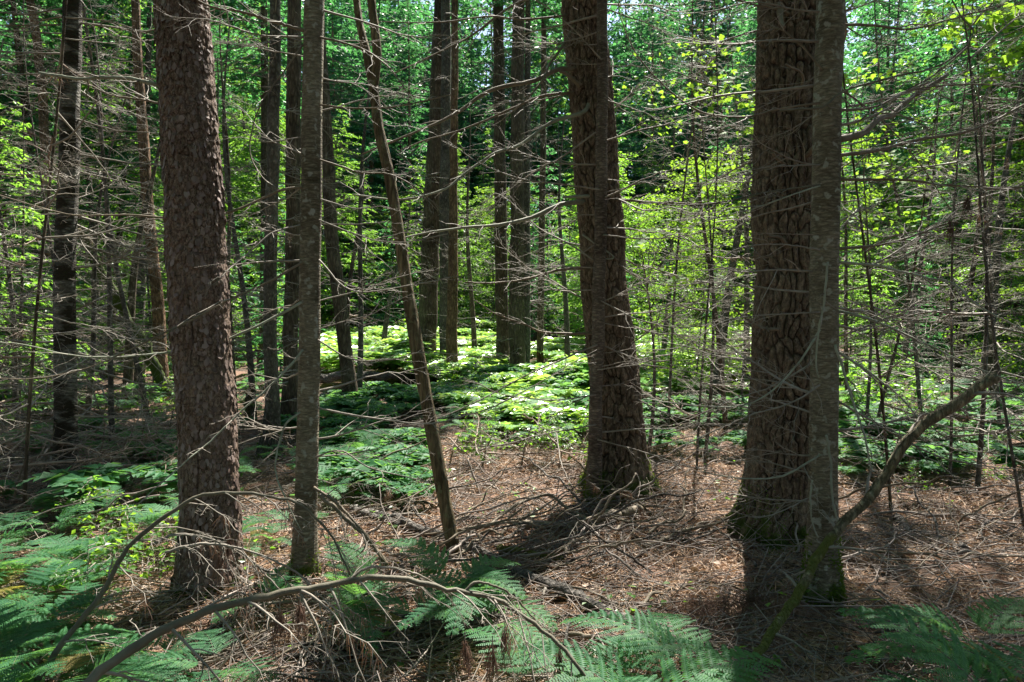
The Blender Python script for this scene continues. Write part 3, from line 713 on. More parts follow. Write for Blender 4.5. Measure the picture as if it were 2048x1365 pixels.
# ------------------------------------------------------------------ traced dead limbs on the near trees
# tree, points px,py, depth at start and end, radius mm start and end, number of twigs, twig length, material
LIMBS = [
 ('Q', [(1150, 138), (1110, 142), (1062, 165), (980, 183), (905, 232), (830, 266), (720, 312)], 6.05, 5.3, 24, 8, 10, .4, 'limb'),
 ('Q', [(1152, 186), (1082, 194), (1000, 228), (925, 258), (860, 276), (800, 300)], 6.1, 5.6, 15, 5, 10, .35, 'limb'),
 ('Q', [(1182, 196), (1165, 226), (1100, 246), (1040, 290), (985, 308), (935, 342), (888, 376), (800, 396), (705, 386)], 6.05, 5.2, 20, 6, 14, .35, 'lichenlimb'),
 ('Q', [(1172, 404), (1120, 410), (1062, 435), (1000, 450), (930, 456), (850, 468), (780, 486)], 6.1, 5.4, 24, 6, 12, .4, 'lichenlimb'),
 ('Q', [(1190, 538), (1120, 541), (1050, 560), (990, 566), (930, 564)], 6.1, 5.7, 16, 6, 8, .3, 'limb'),
 ('Q', [(1190, 668), (1090, 666), (1050, 650), (990, 628), (948, 600)], 6.1, 5.5, 13, 5, 7, .3, 'limb'),
 ('Q', [(1140, 30), (1050, 40), (980, 34), (880, 46), (742, 44)], 6.1, 5.3, 12, 4, 10, .4, 'limb'),
 ('Q', [(1150, -40), (1030, 8), (945, 68), (870, 106), (790, 142)], 6.15, 5.4, 16, 5, 10, .4, 'limb'),
 ('Q', [(1152, 48), (1125, 95), (1098, 130), (1088, 155), (1060, 190), (1000, 240)], 6.05, 5.6, 16, 4, 8, .35, 'limb'),
 ('Q', [(1160, 172), (1135, 150), (1120, 142)], 6.0, 5.9, 22, 14, 0, .1, 'limb'),
 ('Q', [(1185, 393), (1150, 392), (1124, 392)], 6.05, 5.95, 18, 11, 0, .1, 'lichenlimb'),
 ('Q', [(1230, 400), (1310, 405), (1400, 408)], 6.1, 5.8, 12, 5, 6, .3, 'limb'),
 ('Q', [(1260, 690), (1330, 640), (1400, 600), (1450, 560)], 6.1, 5.6, 8, 3, 10, .35, 'twig'),
 ('Q', [(1260, 790), (1340, 830), (1420, 850), (1500, 850)], 6.1, 5.5, 8, 3, 10, .35, 'twig'),
 ('Q', [(1225, 520), (1290, 560), (1360, 570), (1440, 560)], 6.1, 5.7, 7, 3, 10, .35, 'twig'),
 ('Q', [(1165, 470), (1225, 515), (1190, 518)], 6.0, 5.95, 9, 6, 2, .1, 'lichenlimb'),
 ('R', [(1195, 690), (1120, 720), (1060, 745), (980, 790), (880, 835), (780, 850)], 5.8, 5.2, 9, 3, 12, .35, 'twig'),
 ('R', [(1192, 790), (1100, 800), (1010, 790), (960, 770), (930, 762)], 5.8, 5.4, 8, 3, 10, .3, 'twig'),
 ('R', [(1192, 850), (1080, 870), (1000, 890), (900, 895)], 5.8, 5.2, 7, 3, 10, .3, 'twig'),
 ('R', [(1203, 380), (1120, 370), (1040, 360), (960, 330), (890, 280)], 5.8, 5.1, 8, 3, 11, .4, 'twig'),
 ('R', [(1203, 120), (1150, 60), (1090, 10), (1040, -20)], 5.8, 5.3, 8, 3, 8, .3, 'twig'),
 ('R', [(1198, 600), (1280, 640), (1370, 655), (1450, 640)], 5.8, 5.2, 8, 3, 12, .35, 'twig'),
 ('R', [(1200, 470), (1300, 480), (1390, 470), (1480, 440)], 5.8, 5.2, 8, 3, 12, .35, 'twig'),
 ('R', [(1195, 880), (1290, 905), (1370, 930), (1430, 940)], 5.8, 5.3, 7, 3, 9, .3, 'twig'),
 ('R', [(1195, 740), (1280, 730), (1380, 745), (1470, 770)], 5.8, 5.2, 7, 3, 10, .35, 'twig'),
 ('T', [(1676, 280), (1722, 266), (1752, 240), (1775, 232), (1812, 200), (1890, 154)], 3.85, 4.3, 24, 13, 7, .3, 'limb'),
 ('T', [(1672, 312), (1750, 302), (1830, 282), (1950, 260), (2060, 206)], 3.85, 4.4, 14, 7, 14, .35, 'limb'),
 ('T', [(1560, 222), (1640, 215), (1680, 188), (1720, 170), (1800, 152), (1880, 132), (1928, 104), (1956, 66), (1930, 28), (1900, -30)], 3.6, 3.8, 7, 4, 14, .3, 'arch'),
 ('T', [(1672, 362), (1740, 360), (1820, 362), (1900, 372), (2060, 376)], 3.8, 3.7, 10, 4, 14, .35, 'limb'),
 ('T', [(1672, 498), (1760, 490), (1830, 470), (1900, 445), (1985, 420)], 3.8, 4.0, 9, 3, 12, .3, 'limb'),
 ('T', [(1672, 524), (1760, 534), (1850, 556), (1905, 566), (1960, 610), (2060, 670)], 3.8, 3.4, 10, 4, 14, .3, 'lichenlimb'),
 ('T', [(1672, 622), (1740, 640), (1850, 690), (1950, 735), (2060, 770)], 3.8, 3.5, 9, 3, 14, .35, 'lichenlimb'),
 ('T', [(1670, 700), (1740, 745), (1800, 795), (1850, 852)], 3.8, 3.7, 9, 4, 12, .3, 'lichenlimb'),
 ('T', [(1672, 50), (1740, 52), (1820, 60), (1900, 40), (2010, 10)], 3.8, 4.1, 9, 4, 12, .4, 'limb'),
 ('T', [(1672, 220), (1750, 215), (1830, 180), (1960, 170), (2060, 180)], 3.8, 4.4, 9, 4, 12, .4, 'limb'),
 ('T', [(1672, 170), (1760, 240), (1840, 330), (1900, 420)], 3.8, 4.6, 6, 3, 10, .35, 'limb'),
 ('T', [(1670, 800), (1760, 850), (1860, 905), (1960, 930), (2060, 940)], 3.8, 3.5, 8, 3, 14, .35, 'twig'),
 ('T', [(1670, 690), (1700, 790), (1725, 860), (1745, 940), (1752, 948)], 3.7, 3.5, 8, 5, 6, .25, 'lichenlimb'),
 ('T', [(1640, 370), (1540, 386), (1430, 408), (1350, 412), (1260, 404)], 3.75, 3.6, 7, 3, 14, .3, 'arch'),
 ('T', [(1640, 372), (1560, 400), (1480, 425), (1400, 440)], 3.75, 3.5, 6, 3, 10, .3, 'lichenlimb'),
 ('T', [(1640, 206), (1560, 218), (1480, 236), (1400, 226), (1330, 180), (1270, 110), (1240, 40)], 3.75, 3.7, 7, 3, 12, .3, 'limb'),
 ('T', [(1645, 140), (1560, 60), (1500, 86), (1440, 88), (1350, 72)], 3.75, 3.9, 7, 3, 12, .3, 'limb'),
 ('T', [(1640, 330), (1530, 336), (1460, 352), (1380, 380)], 3.75, 3.6, 5, 2, 10, .3, 'twig'),
 ('T', [(1640, 660), (1600, 725), (1540, 790), (1480, 815), (1400, 815), (1290, 800)], 3.75, 3.5, 7, 3, 14, .35, 'lichenlimb'),
 ('T', [(1640, 770), (1580, 810), (1500, 835), (1420, 870), (1350, 905)], 3.75, 3.5, 6, 3, 14, .35, 'twig'),
 ('T', [(1640, 910), (1560, 955), (1470, 960), (1400, 945)], 3.75, 3.5, 7, 3, 10, .3, 'lichenlimb'),
 ('T', [(1640, 985), (1570, 1020), (1510, 1040), (1460, 1030)], 3.75, 3.4, 5, 2, 8, .25, 'twig'),
 ('T', [(1640, 500), (1560, 490), (1470, 500), (1390, 560), (1320, 590)], 3.75, 3.6, 5, 2, 12, .3, 'twig'),
 ('T', [(1640, 625), (1540, 628), (1450, 640), (1370, 690), (1300, 700)], 3.75, 3.6, 5, 2, 12, .3, 'twig'),
 ('T', [(1656, 524), (1650, 590), (1638, 660), (1630, 720), (1636, 760)], 3.68, 3.64, 8, 5, 4, .15, 'lichenlimb'),
 ('T', [(1652, 870), (1662, 930), (1664, 1000), (1678, 1058)], 3.7, 3.62, 8, 5, 4, .15, 'lichenlimb'),
 ('T', [(1625, 960), (1622, 1010), (1632, 1060), (1640, 1075)], 3.7, 3.62, 6, 4, 3, .12, 'lichenlimb'),
 ('S', [(1560, 10), (1562, 40), (1570, 55)], 4.7, 4.55, 26, 12, 0, .1, 'limb'),
 ('S', [(1592, 200), (1606, 160), (1598, 140), (1570, 126)], 4.72, 4.5, 13, 7, 1, .15, 'limb'),
 ('S', [(1604, 320), (1626, 298), (1640, 286)], 4.75, 4.5, 22, 20, 0, .1, 'limb'),
 ('S', [(1570, 330), (1556, 316), (1548, 306)], 4.7, 4.5, 13, 10, 0, .1, 'limb'),
 ('S', [(1578, 500), (1562, 476), (1538, 470), (1534, 440)], 4.7, 4.5, 16, 9, 1, .12, 'limb'),
 ('S', [(1560, 660), (1520, 655), (1490, 635), (1466, 614)], 4.7, 4.5, 14, 7, 3, .2, 'limb'),
 ('S', [(1540, 515), (1500, 516), (1482, 515)], 4.75, 4.7, 8, 6, 0, .1, 'limb'),
 ('S', [(1640, 60), (1560, 20), (1500, 8), (1430, -20)], 4.8, 4.5, 13, 5, 8, .3, 'limb'),
 ('G', [(604, 605), (520, 650), (430, 690), (340, 706), (250, 716), (150, 712), (60, 690), (-40, 680)], 4.05, 3.8, 9, 3, 16, .3, 'lichenlimb'),
 ('G', [(604, 375), (560, 382), (500, 410), (440, 430), (370, 440), (250, 432), (130, 428), (-20, 390)], 4.05, 3.9, 9, 3, 16, .3, 'limb'),
 ('G', [(606, 525), (540, 560), (450, 600), (350, 650), (200, 720), (80, 750), (-40, 752)], 4.05, 3.4, 9, 3, 16, .3, 'limb'),
 ('G', [(612, 62), (560, 48), (480, 25), (440, 20), (400, 5), (380, -20)], 4.05, 3.8, 11, 6, 8, .3, 'limb'),
 ('G', [(606, 700), (545, 770), (480, 830), (420, 890), (370, 930), (280, 1010)], 4.05, 3.5, 8, 3, 10, .3, 'lichenlimb'),
 ('G', [(600, 825), (570, 850), (552, 900), (550, 950), (570, 1000), (600, 1060)], 4.05, 3.8, 7, 4, 6, .25, 'lichenlimb'),
 ('G', [(606, 90), (560, 150), (520, 210), (500, 290), (520, 350), (555, 380)], 4.05, 3.8, 6, 3, 8, .25, 'limb'),
 ('G', [(640, 75), (700, 90), (770, 130), (820, 200)], 4.05, 3.7, 8, 3, 10, .3, 'limb'),
 ('G', [(640, 210), (720, 218), (800, 215), (900, 195)], 4.05, 3.7, 7, 3, 12, .3, 'limb'),
 ('G', [(640, 320), (720, 345), (790, 352), (880, 420)], 4.05, 3.8, 7, 3, 12, .3, 'limb'),
 ('G', [(638, 440), (720, 470), (800, 486), (900, 470)], 4.05, 3.8, 6, 3, 12, .3, 'twig'),
 ('G', [(638, 520), (700, 580), (790, 575), (900, 555)], 4.05, 3.8, 6, 3, 12, .3, 'twig'),
 ('G', [(636, 680), (700, 716), (780, 720), (850, 705), (940, 715), (1010, 720)], 4.05, 3.7, 6, 2, 12, .3, 'twig'),
 ('G', [(634, 815), (700, 830), (760, 840), (860, 848), (970, 820), (1070, 770), (1190, 700)], 4.05, 3.7, 7, 2, 14, .3, 'twig'),
 ('G', [(630, 915), (680, 900), (740, 930), (820, 950), (860, 960)], 4.05, 3.7, 6, 3, 9, .3, 'twig'),
 ('G', [(628, 975), (680, 1010), (730, 1060), (770, 1115)], 4.05, 3.8, 11, 7, 5, .25, 'limb'),
 ('G', [(600, 450), (540, 470), (480, 520), (440, 560)], 4.05, 3.6, 6, 3, 10, .3, 'twig'),
 ('D', [(325, 172), (270, 160), (225, 156), (160, 158), (80, 148)], 3.9, 3.8, 13, 9, 4, .2, 'lichenlimb'),
 ('D', [(330, 210), (280, 200), (220, 190), (170, 165)], 4.0, 4.2, 8, 4, 8, .3, 'limb'),
 ('B', [(125, 170), (90, 200), (40, 215), (-30, 240)], 6.3, 6.0, 8, 3, 10, .4, 'limb'),
 ('B', [(150, 155), (220, 150), (290, 155), (360, 175)], 6.3, 6.0, 9, 4, 10, .4, 'limb'),
 ('B', [(122, 50), (60, 52), (-30, 48)], 6.3, 6.0, 9, 4, 9, .4, 'limb'),
 ('B', [(130, 250), (90, 300), (40, 330), (-30, 350)], 6.3, 6.0, 7, 3, 10, .4, 'limb'),
 ('B', [(150, 330), (220, 350), (280, 400), (340, 430)], 6.3, 6.0, 7, 3, 10, .4, 'limb'),
 ('B', [(150, 510), (220, 515), (300, 520), (380, 530)], 6.3, 6.0, 7, 3, 10, .4, 'limb'),
 ('B', [(118, 512), (80, 560), (60, 580), (20, 590)], 6.3, 5.9, 9, 4, 10, .4, 'limb'),
 ('B', [(150, 700), (170, 740), (200, 770), (240, 800)], 6.3, 6.0, 9, 5, 6, .3, 'limb'),
 ('B', [(118, 840), (60, 850), (20, 880), (-40, 890)], 6.3, 5.9, 9, 4, 10, .4, 'limb'),
 ('B', [(122, 690), (70, 700), (20, 690), (-40, 720)], 6.3, 5.9, 8, 3, 12, .4, 'limb'),
 ('B', [(150, 620), (210, 600), (250, 640), (330, 660)], 6.3, 6.0, 8, 3, 12, .4, 'limb'),
]
rng = random.Random(77)
for key, pts, d0, d1, r0, r1, n, lt, mt in LIMBS:
    h = HERO[key]; base = h['base']; m = len(pts)
    P = smooth_path([at(x, y, d0 + (d1 - d0) * k / (m - 1)) - base for k, (x, y) in enumerate(pts)], 6 * m)
    R = np.linspace(r0, r1, len(P)) / 1000 * .9
    P[1:] += np.cumsum(np.array([[rng.gauss(0, .0025) for _ in range(3)] for _ in range(len(P) - 1)]), 0) * .6
    mb = MB(); tube(mb, P, R * (1 + .12 * np.array([rng.uniform(-1, 1) for _ in R])), 8 if r0 > 10 else 6, 0, True)
    if n: twigs_along(mb, P, R, rng, n + 2, lt, 2, 1)
    if key == 'D' and r0 > 10 or (key == 'T' and r0 > 12 and rng.random() < .6): tuft(mb, P[-8:], rng, 40, 2)
    o = obj('branch', mb.mesh('branch', [M[mt], M['twig'], M['brown']]), h['root'])

# lower dead branches of the other trees, each its own object
def fill(key, n, zr, sc, seed, az=None, brown=0.0, tilt=None):
    r = random.Random(seed); h = HERO[key]
    for k in range(n):
        z = zr[0] + (zr[1] - zr[0]) * (k + r.random()) / n
        x, y, rr = h['ax'](z)
        a = r.uniform(0, 6.283) if az is None else r.choice(az) + r.gauss(0, .5)
        add_pool(h['root'], r, (x + rr * .7 * math.cos(a), y + rr * .7 * math.sin(a), z), a, r.uniform(*sc), tilt, brown)
SIDE = (0.1, 3.0, .4, 2.7)
fill('A', 16, (.8, 7), (.6, 1.3), 1); fill('B', 34, (.5, 4.6), (.7, 1.5), 2, SIDE); fill('C', 20, (.6, 6.5), (.6, 1.3), 3)
fill('E', 24, (.6, 5.4), (.6, 1.2), 4); fill('F', 22, (.6, 6), (.6, 1.2), 5); fill('G', 22, (.5, 3.4), (.4, .9), 6, SIDE)
fill('H', 22, (.8, 6.5), (.6, 1.2), 7); fill('J', 10, (2, 9), (.8, 1.8), 8); fill('K', 18, (1, 9), (.6, 1.3), 9)
fill('L', 12, (1, 9), (.6, 1.2), 10); fill('M', 20, (1, 9), (.7, 1.5), 11); fill('N', 16, (1, 9), (.7, 1.5), 12)
fill('O', 14, (1, 8), (.5, 1.1), 13); fill('P', 16, (1, 8), (.6, 1.3), 14)
fill('Q', 14, (1.2, 5), (.6, 1.1), 15, (.3, -.2, 3.3, 2.9)); fill('R', 34, (.4, 4.4), (.5, 1.2), 16, SIDE)
fill('S', 10, (1.0, 4.5), (.5, 1.0), 17, (3.0, 2.6, 3.4)); fill('T', 30, (.5, 3.4), (.4, 1.0), 18, SIDE)

# raised moss at the feet
M['moss'] = leaf_mat('moss_tuft', (.04, .085, .012), (.11, .17, .025), (.2, .3, .03), .3, .8, .1)
def moss(key, n, zmax, ring, seed):
    h = HERO[key]; r = np.random.RandomState(seed)
    tr = [c for c in h['root'].children if c.name.startswith('trunk')][0].data
    co = np.empty(len(tr.vertices) * 3); tr.vertices.foreach_get('co', co); co = co.reshape(-1, 3)
    pch = vnoise(np.arctan2(co[:, 1], co[:, 0]) * 2.2, co[:, 2] * 7, seed)
    w = np.clip(1 - co[:, 2] / zmax, 0, 1) * (co[:, 2] > -.05) * (co[:, 2] < zmax) * np.clip((pch - .32) * 4, 0, 1)
    pick = r.choice(len(co), n, p=w / w.sum())
    x0, y0, rr = h['ax'](0)
    P = co[pick] + r.normal(0, .004, (n, 3)); O = P - [x0, y0, 0]; O[:, 2] = .01
    a = r.uniform(0, 6.28, ring); d = rr * 1.2 + np.abs(r.normal(0, .09, ring))
    keep = vnoise(a * 1.6, d * 9, seed + 3) > .45
    gx_, gy_ = x0 + d * np.cos(a), y0 + d * np.sin(a)
    gz_ = G(gx_ + h['base'].x, gy_ + h['base'].y) - G0 - h['base'].z + .012
    P = np.vstack([P, np.stack([gx_, gy_, gz_], -1)[keep]]); O = np.vstack([O, np.tile([0, 0, .3], (int(keep.sum()), 1))])
    O /= np.linalg.norm(O, axis=1)[:, None] + 1e-9
    D = O + r.normal(0, .55, P.shape) + [0, 0, .35]
    m_ = MB(); leaves(m_, P, D, r.normal(0, 1, P.shape), r.uniform(.007, .020, len(P)), 0)
    obj('moss', m_.mesh('moss', M['moss']), h['root'])
moss('S', 3000, .36, 2600, 1); moss('Q', 2200, .32, 1500, 2); moss('T', 3000, .38, 1800, 3); moss('R', 900, .3, 300, 4); moss('G', 900, .2, 500, 5); moss('E', 700, .5, 300, 6)

# ------------------------------------------------------------------ where a thing stands, in words
MARKS = [(-9e9, None), (133, 'banded fir'), (420, 'scaly pine'), (610, 'slim fir'), (840, 'leaning snag'), (1215, 'leaning pine'), (1600, 'stout pine'), (9e9, None)]
COUNT = {}
def where(px):
    for k in range(len(MARKS) - 1):
        if MARKS[k][0] <= px < MARKS[k + 1][0]:
            a, b_ = MARKS[k][1], MARKS[k + 1][1]
            if a is None: return 'outside the ' + b_, 'from that fir', True
            if b_ is None: return 'past the ' + a, 'from that pine', False
            return 'between %s and %s' % (a, b_), 'from ' + a, False
PENDING = []
def later(o, px, head, cat, group, kind_key):
    PENDING.append((o, px, head, cat, group, kind_key))
def flush_labels():
    cells = {}
    for rec in PENDING:
        w = where(rec[1])
        cells.setdefault((rec[2], w[0], rec[5]), []).append((rec, w))
    for (head, w0, _), lst in cells.items():
        lst.sort(key=lambda q: q[0][1], reverse=lst[0][1][2])
        for k, (rec, w) in enumerate(lst):
            lab = '%s %s' % (head, w0)
            if len(lst) > 1: lab += ', %s %s' % (ORD[k], w[1])
            tag(rec[0], lab, rec[3], rec[4])

# ------------------------------------------------------------------ trees further in
def far_word(d): return 'near' if d < 10 else 'deeper' if d < 20 else 'distant' if d < 32 else 'far off'
KW = {'fir': 'tall fir', 'hemlock': 'bushy hemlock', 'pine': 'high crowned pine', 'young': 'small young fir', 'broad': 'broad leaved sapling'}
NM = {'fir': 'fir_tree', 'hemlock': 'hemlock_tree', 'pine': 'pine_tree', 'young': 'young_fir', 'broad': 'leafy_sapling'}
RC = {'fir': (1.9, 3.5, 15), 'hemlock': (2.3, 2.6, 13), 'pine': (2.7, 8.5, 19), 'young': (1.0, .4, 4.6), 'broad': (1.9, 1.0, 7.5)}
rt = random.Random(4242)
placed = [(h['base'].x, h['base'].y, .5) for h in HERO.values()]
NB = 0
def plant(kind, x, y, sc=1.0, nbr=0, labelled=True, force=False):
    global NB
    R, h0, h1 = RC[kind]
    if not force and blocks(x, y, R * sc, h0 * sc, h1 * sc): return None
    root = empty(NM[kind], (x, y, gz(x, y)), rt.uniform(0, 6.28)); root.scale = (sc, sc, sc * rt.uniform(.92, 1.1))
    root.rotation_euler.x = rt.gauss(0, .018); root.rotation_euler.y = rt.gauss(0, .018)
    tm, cm = rt.choice(KINDS[kind])
    obj('trunk', tm, root); obj('crown', cm, root)
    for k in range(nbr):
        z = rt.uniform(.6, h0 + 2.0); a = rt.uniform(0, 6.28)
        add_pool(root, rt, (.09 * math.cos(a), .09 * math.sin(a), z), a, rt.uniform(.7, 1.4))
    placed.append((x, y, .5)); NB += 1
    px = px_of((x, y, 1.0))[0] if y > 1 else 0
    if y > 3: later(root, px, far_word(y) + ' ' + KW[kind], 'tree', 'trees standing deeper in the wood', kind)
    else: tag(root, 'tree standing behind the viewpoint', 'tree', 'trees behind the viewpoint')
    return root
def clear_of(x, y, r):
    return all((x - a) ** 2 + (y - b_) ** 2 > (r + c) ** 2 for a, b_, c in placed)
def sightline_ok(x, y, R):
    """keep low crowns off the traced trunks in front of them"""
    if y > 19: return True
    px = px_of((x, y, 1))[0]; hw = R / y * F
    if y < 16.5 and px + hw > 640 and px - hw < 1120: return False
    return True
# by zone: kind, count, x range (px), depth range, scale range, dead branches
ZONES = [
 ('pine', 15, (1260, 2600), (10, 21), (.75, 1.05), 4), ('pine', 5, (-500, 640), (11, 19), (.75, 1.0), 4), ('pine', 2, (1180, 1222), (13, 19), (.7, .9), 0),  # pines added so that their high crowns shade the floor
 ('pine', 26, (150, 1600), (34, 50), (1.0, 1.3), 0), ('fir', 26, (150, 1600), (32, 48), (1.1, 1.35), 0), ('pine', 30, (650, 1550), (51, 60), (1.35, 1.65), 0), ('fir', 30, (250, 1550), (48, 58), (1.35, 1.7), 0), ('hemlock', 26, (250, 1500), (47, 58), (1.4, 1.7), 0),
 ('young', 10, (-150, 120), (8, 14), (.7, 1.2), 0), ('fir', 7, (-250, 330), (11, 18), (.7, 1.0), 8),
 ('hemlock', 5, (-200, 330), (14, 22), (.8, 1.0), 6), ('young', 6, (150, 360), (14, 20), (.7, 1.1), 0),
 ('broad', 12, (1700, 2250), (9, 16), (.5, .9), 0), ('hemlock', 5, (1320, 1560), (13, 19), (.7, .95), 6),
 ('broad', 8, (1280, 1560), (13, 24), (.5, .9), 0), ('hemlock', 4, (1680, 2300), (12, 18), (.8, 1), 8), ('fir', 5, (1700, 2350), (13, 20), (.7, 1), 8),
 ('young', 8, (1700, 2200), (10, 18), (.6, 1.2), 0), ('young', 5, (440, 600), (16, 24), (.7, 1.2), 0),
 ('broad', 16, (500, 1300), (26, 40), (.7, 1.2), 0), ('hemlock', 14, (380, 1350), (24, 40), (.8, 1.1), 4),
 ('fir', 60, (-300, 2350), (20, 46), (.8, 1.15), 3), ('pine', 26, (-300, 2350), (18, 46), (.8, 1.1), 4), ('hemlock', 60, (-300, 2350), (22, 46), (.8, 1.1), 3),
 ('broad', 26, (900, 2350), (20, 42), (.7, 1.3), 0), ('young', 34, (-200, 2250), (19, 40), (.8, 1.5), 0),
]
for px_, d_, k_, s_ in [(790, 32, 'young', 1.5), (835, 34, 'young', 1.9), (875, 31.5, 'young', 1.2), (925, 33, 'young', 1.8), (950, 35, 'hemlock', .62), (985, 32, 'young', 1.4), (1022, 34, 'hemlock', .6), (1060, 32, 'young', 1.7),
                        (1095, 33.5, 'young', 1.9), (1130, 31, 'young', 1.3), (760, 35, 'hemlock', .6), (720, 33, 'young', 1.7), (900, 36, 'hemlock', .7), (860, 37, 'hemlock', .65), (1000, 37, 'broad', 1.1), (940, 30.5, 'broad', .6), (1075, 36, 'broad', 1.0), (810, 37, 'broad', 1.1)]:
    plant(k_, (px_ - CX) / F * d_, d_, s_, 0, force=True)
tall = plant('pine', 4.95, 10.7, 1.0, 0, force=True); tall.scale = (.5, .5, 1.15)  # added pine hidden behind the fir, its crown shades the near ferns
for kind, n, xr, dr, sr, nb in ZONES:
    done = 0
    for _ in range(n * 60):
        if done >= n: break
        d = math.sqrt(rt.uniform(dr[0] ** 2, dr[1] ** 2)); px = rt.uniform(*xr)
        x = (px - CX) / F * d; sc = rt.uniform(*sr)
        if not clear_of(x, d, .5 + .02 * d) or (kind != 'pine' and not sightline_ok(x, d, RC[kind][0] * sc)): continue
        if d < 12 and kind in ('broad', 'young') and -.6 < x / d < .45: continue
        # the open bright clearing holds no trees
        if ((x + 3) / 4.2) ** 2 + ((d - 23) / 7) ** 2 < 1 or ((x - 5) / 2.6) ** 2 + ((d - 20) / 5) ** 2 < 1: continue
        if plant(kind, x, d, sc, nb): done += 1
# the rest of the wood, beside and behind the viewpoint
for k in range(90):
    a = rad(rt.uniform(52, 308)); d = rt.uniform(3.5, 22)
    x, y = math.sin(a) * d, math.cos(a) * d
    if clear_of(x, y, .8): plant(rt.choice(['fir', 'pine', 'hemlock', 'fir', 'pine']), x, y, rt.uniform(.8, 1.05))
print('trees', NB)

# thin dead saplings with grey twigs, between the traced trees
THIN = [(470, 9.5, 16, 30), (506, 10.5, 14, 28), (716, 12.5, 12, 22), (690, 14.5, 13, 22), (1430, 12.0, 20, 30), (1500, 14, 14, 22), (1745, 8.5, 7, 34), (1850, 9.8, 8, 34), (1962, 12.5, 20, 30), (1990, 11.5, 16, 30),
        (2075, 8.0, 14, 34), (1800, 14, 12, 24), (1910, 15, 14, 24), (25, 9.0, 11, 36), (165, 9.6, 12, 30), (248, 12, 20, 28), (355, 14.5, 14, 22), (-60, 8, 13, 36), (440, 13, 12, 24), (1320, 15, 12, 22), (1135, 17, 12, 18), (950, 21, 11, 14), (760, 20, 12, 14), (210, 16, 18, 20), (1700, 12, 9, 28), (2010, 8.6, 7, 34), (90, 11.5, 12, 28), (1790, 5.6, 6, 40), (1905, 6.4, 6, 44), (2060, 5.2, 6, 40), (38, 5.4, 7, 44), (222, 7.6, 11, 36), (-30, 6.4, 8, 40), (1455, 9.2, 10, 30), (300, 9.4, 11, 30), (1335, 8.6, 6, 40), (1490, 7.9, 6, 40), (1395, 7.0, 5, 34), (120, 8.6, 7, 40)]
for k, (px, d, w, nb) in enumerate(THIN):
    x = (px - CX) / F * d; r = random.Random(900 + k)
    root = empty('thin_tree', (x, d, gz(x, d)))
    H = r.uniform(5, 8); n = 16; s = np.linspace(0, 1, n)
    P = np.stack([.16 * np.sin(s * 6 + k) * s + r.uniform(-1.0, 1.0) * s, .1 * np.cos(s * 4 + k) * s, -.1 + s * H], -1)
    mb = MB(); tube(mb, P, w / F * d / 2 * (1.1 - s * .95), 8)
    obj('trunk', mb.mesh('trunk', M['grey'] if k % 3 else M['dark']), root)
    for j in range(nb):
        z = .4 + (H - .8) * (j + r.random()) / nb
        i = z / H; a = r.uniform(0, 6.28)
        p = (np.interp(i, s, P[:, 0]), np.interp(i, s, P[:, 1]), z)
        add_pool(root, r, p, a, r.uniform(.5, 1.25) * (1.1 - .5 * i), None, .06)
    placed.append((x, d, .3))
    later(root, px, far_word(d) + ' thin dead sapling', 'sapling', 'thin dead saplings', 'thin')

# far wood that reads as one mass
mb = MB(); npr = np.random.RandomState(8)
for (y0, y1, half, n, hh) in ((46, 60, 62, 3600, 26), (60, 80, 85, 5200, 40)):
    cx = npr.uniform(-half, half, n); cy = npr.uniform(y0, y1, n); cz = np.where(npr.rand(n) < .35, npr.uniform(0, 7, n), npr.uniform(0, hh, n))
    keep = (fbm(cx / 3.5, cz / 5.0, 77, 3) > -.16) | (cz < 5)
    cx, cy, cz = cx[keep], cy[keep], cz[keep]
    m_ = 38
    fs = (y0 + y1) / 120.0
    C = np.repeat(np.stack([cx, cy, cz], -1), m_, 0) + npr.normal(0, 1, (len(cx) * m_, 3)) * [1.2, 1.0, .5]
    D = npr.normal(0, 1, C.shape) * [1, 1, .4] + [0, 0, -.3]
    U = np.array([0, 0, 1.0]) + npr.normal(0, .6, C.shape)
    half_i = len(C) // 2
    leaves(mb, C[:half_i], D[:half_i], U[:half_i], npr.uniform(.28, .68, half_i) * fs, 0)
    leaves(mb, C[half_i:], D[half_i:], U[half_i:], npr.uniform(.28, .68, len(C) - half_i) * fs, 1)
for k in range(150):
    x, y = npr.uniform(-70, 70), npr.uniform(46, 78)
    s = np.linspace(0, 1, 6)
    tube(mb, np.stack([x + npr.normal(0, .5) * s, y + 0 * s, -.3 + 26 * s], -1), npr.uniform(.08, .2) * (1 - .8 * s), 6, 2)
tag(obj('far_wood', mb.mesh('far_wood', [M['far_leaf'], M['fir_leaf'], M['dark']])), 'distant mass of trees closing off the wood behind everything', 'far wood', None, 'stuff')

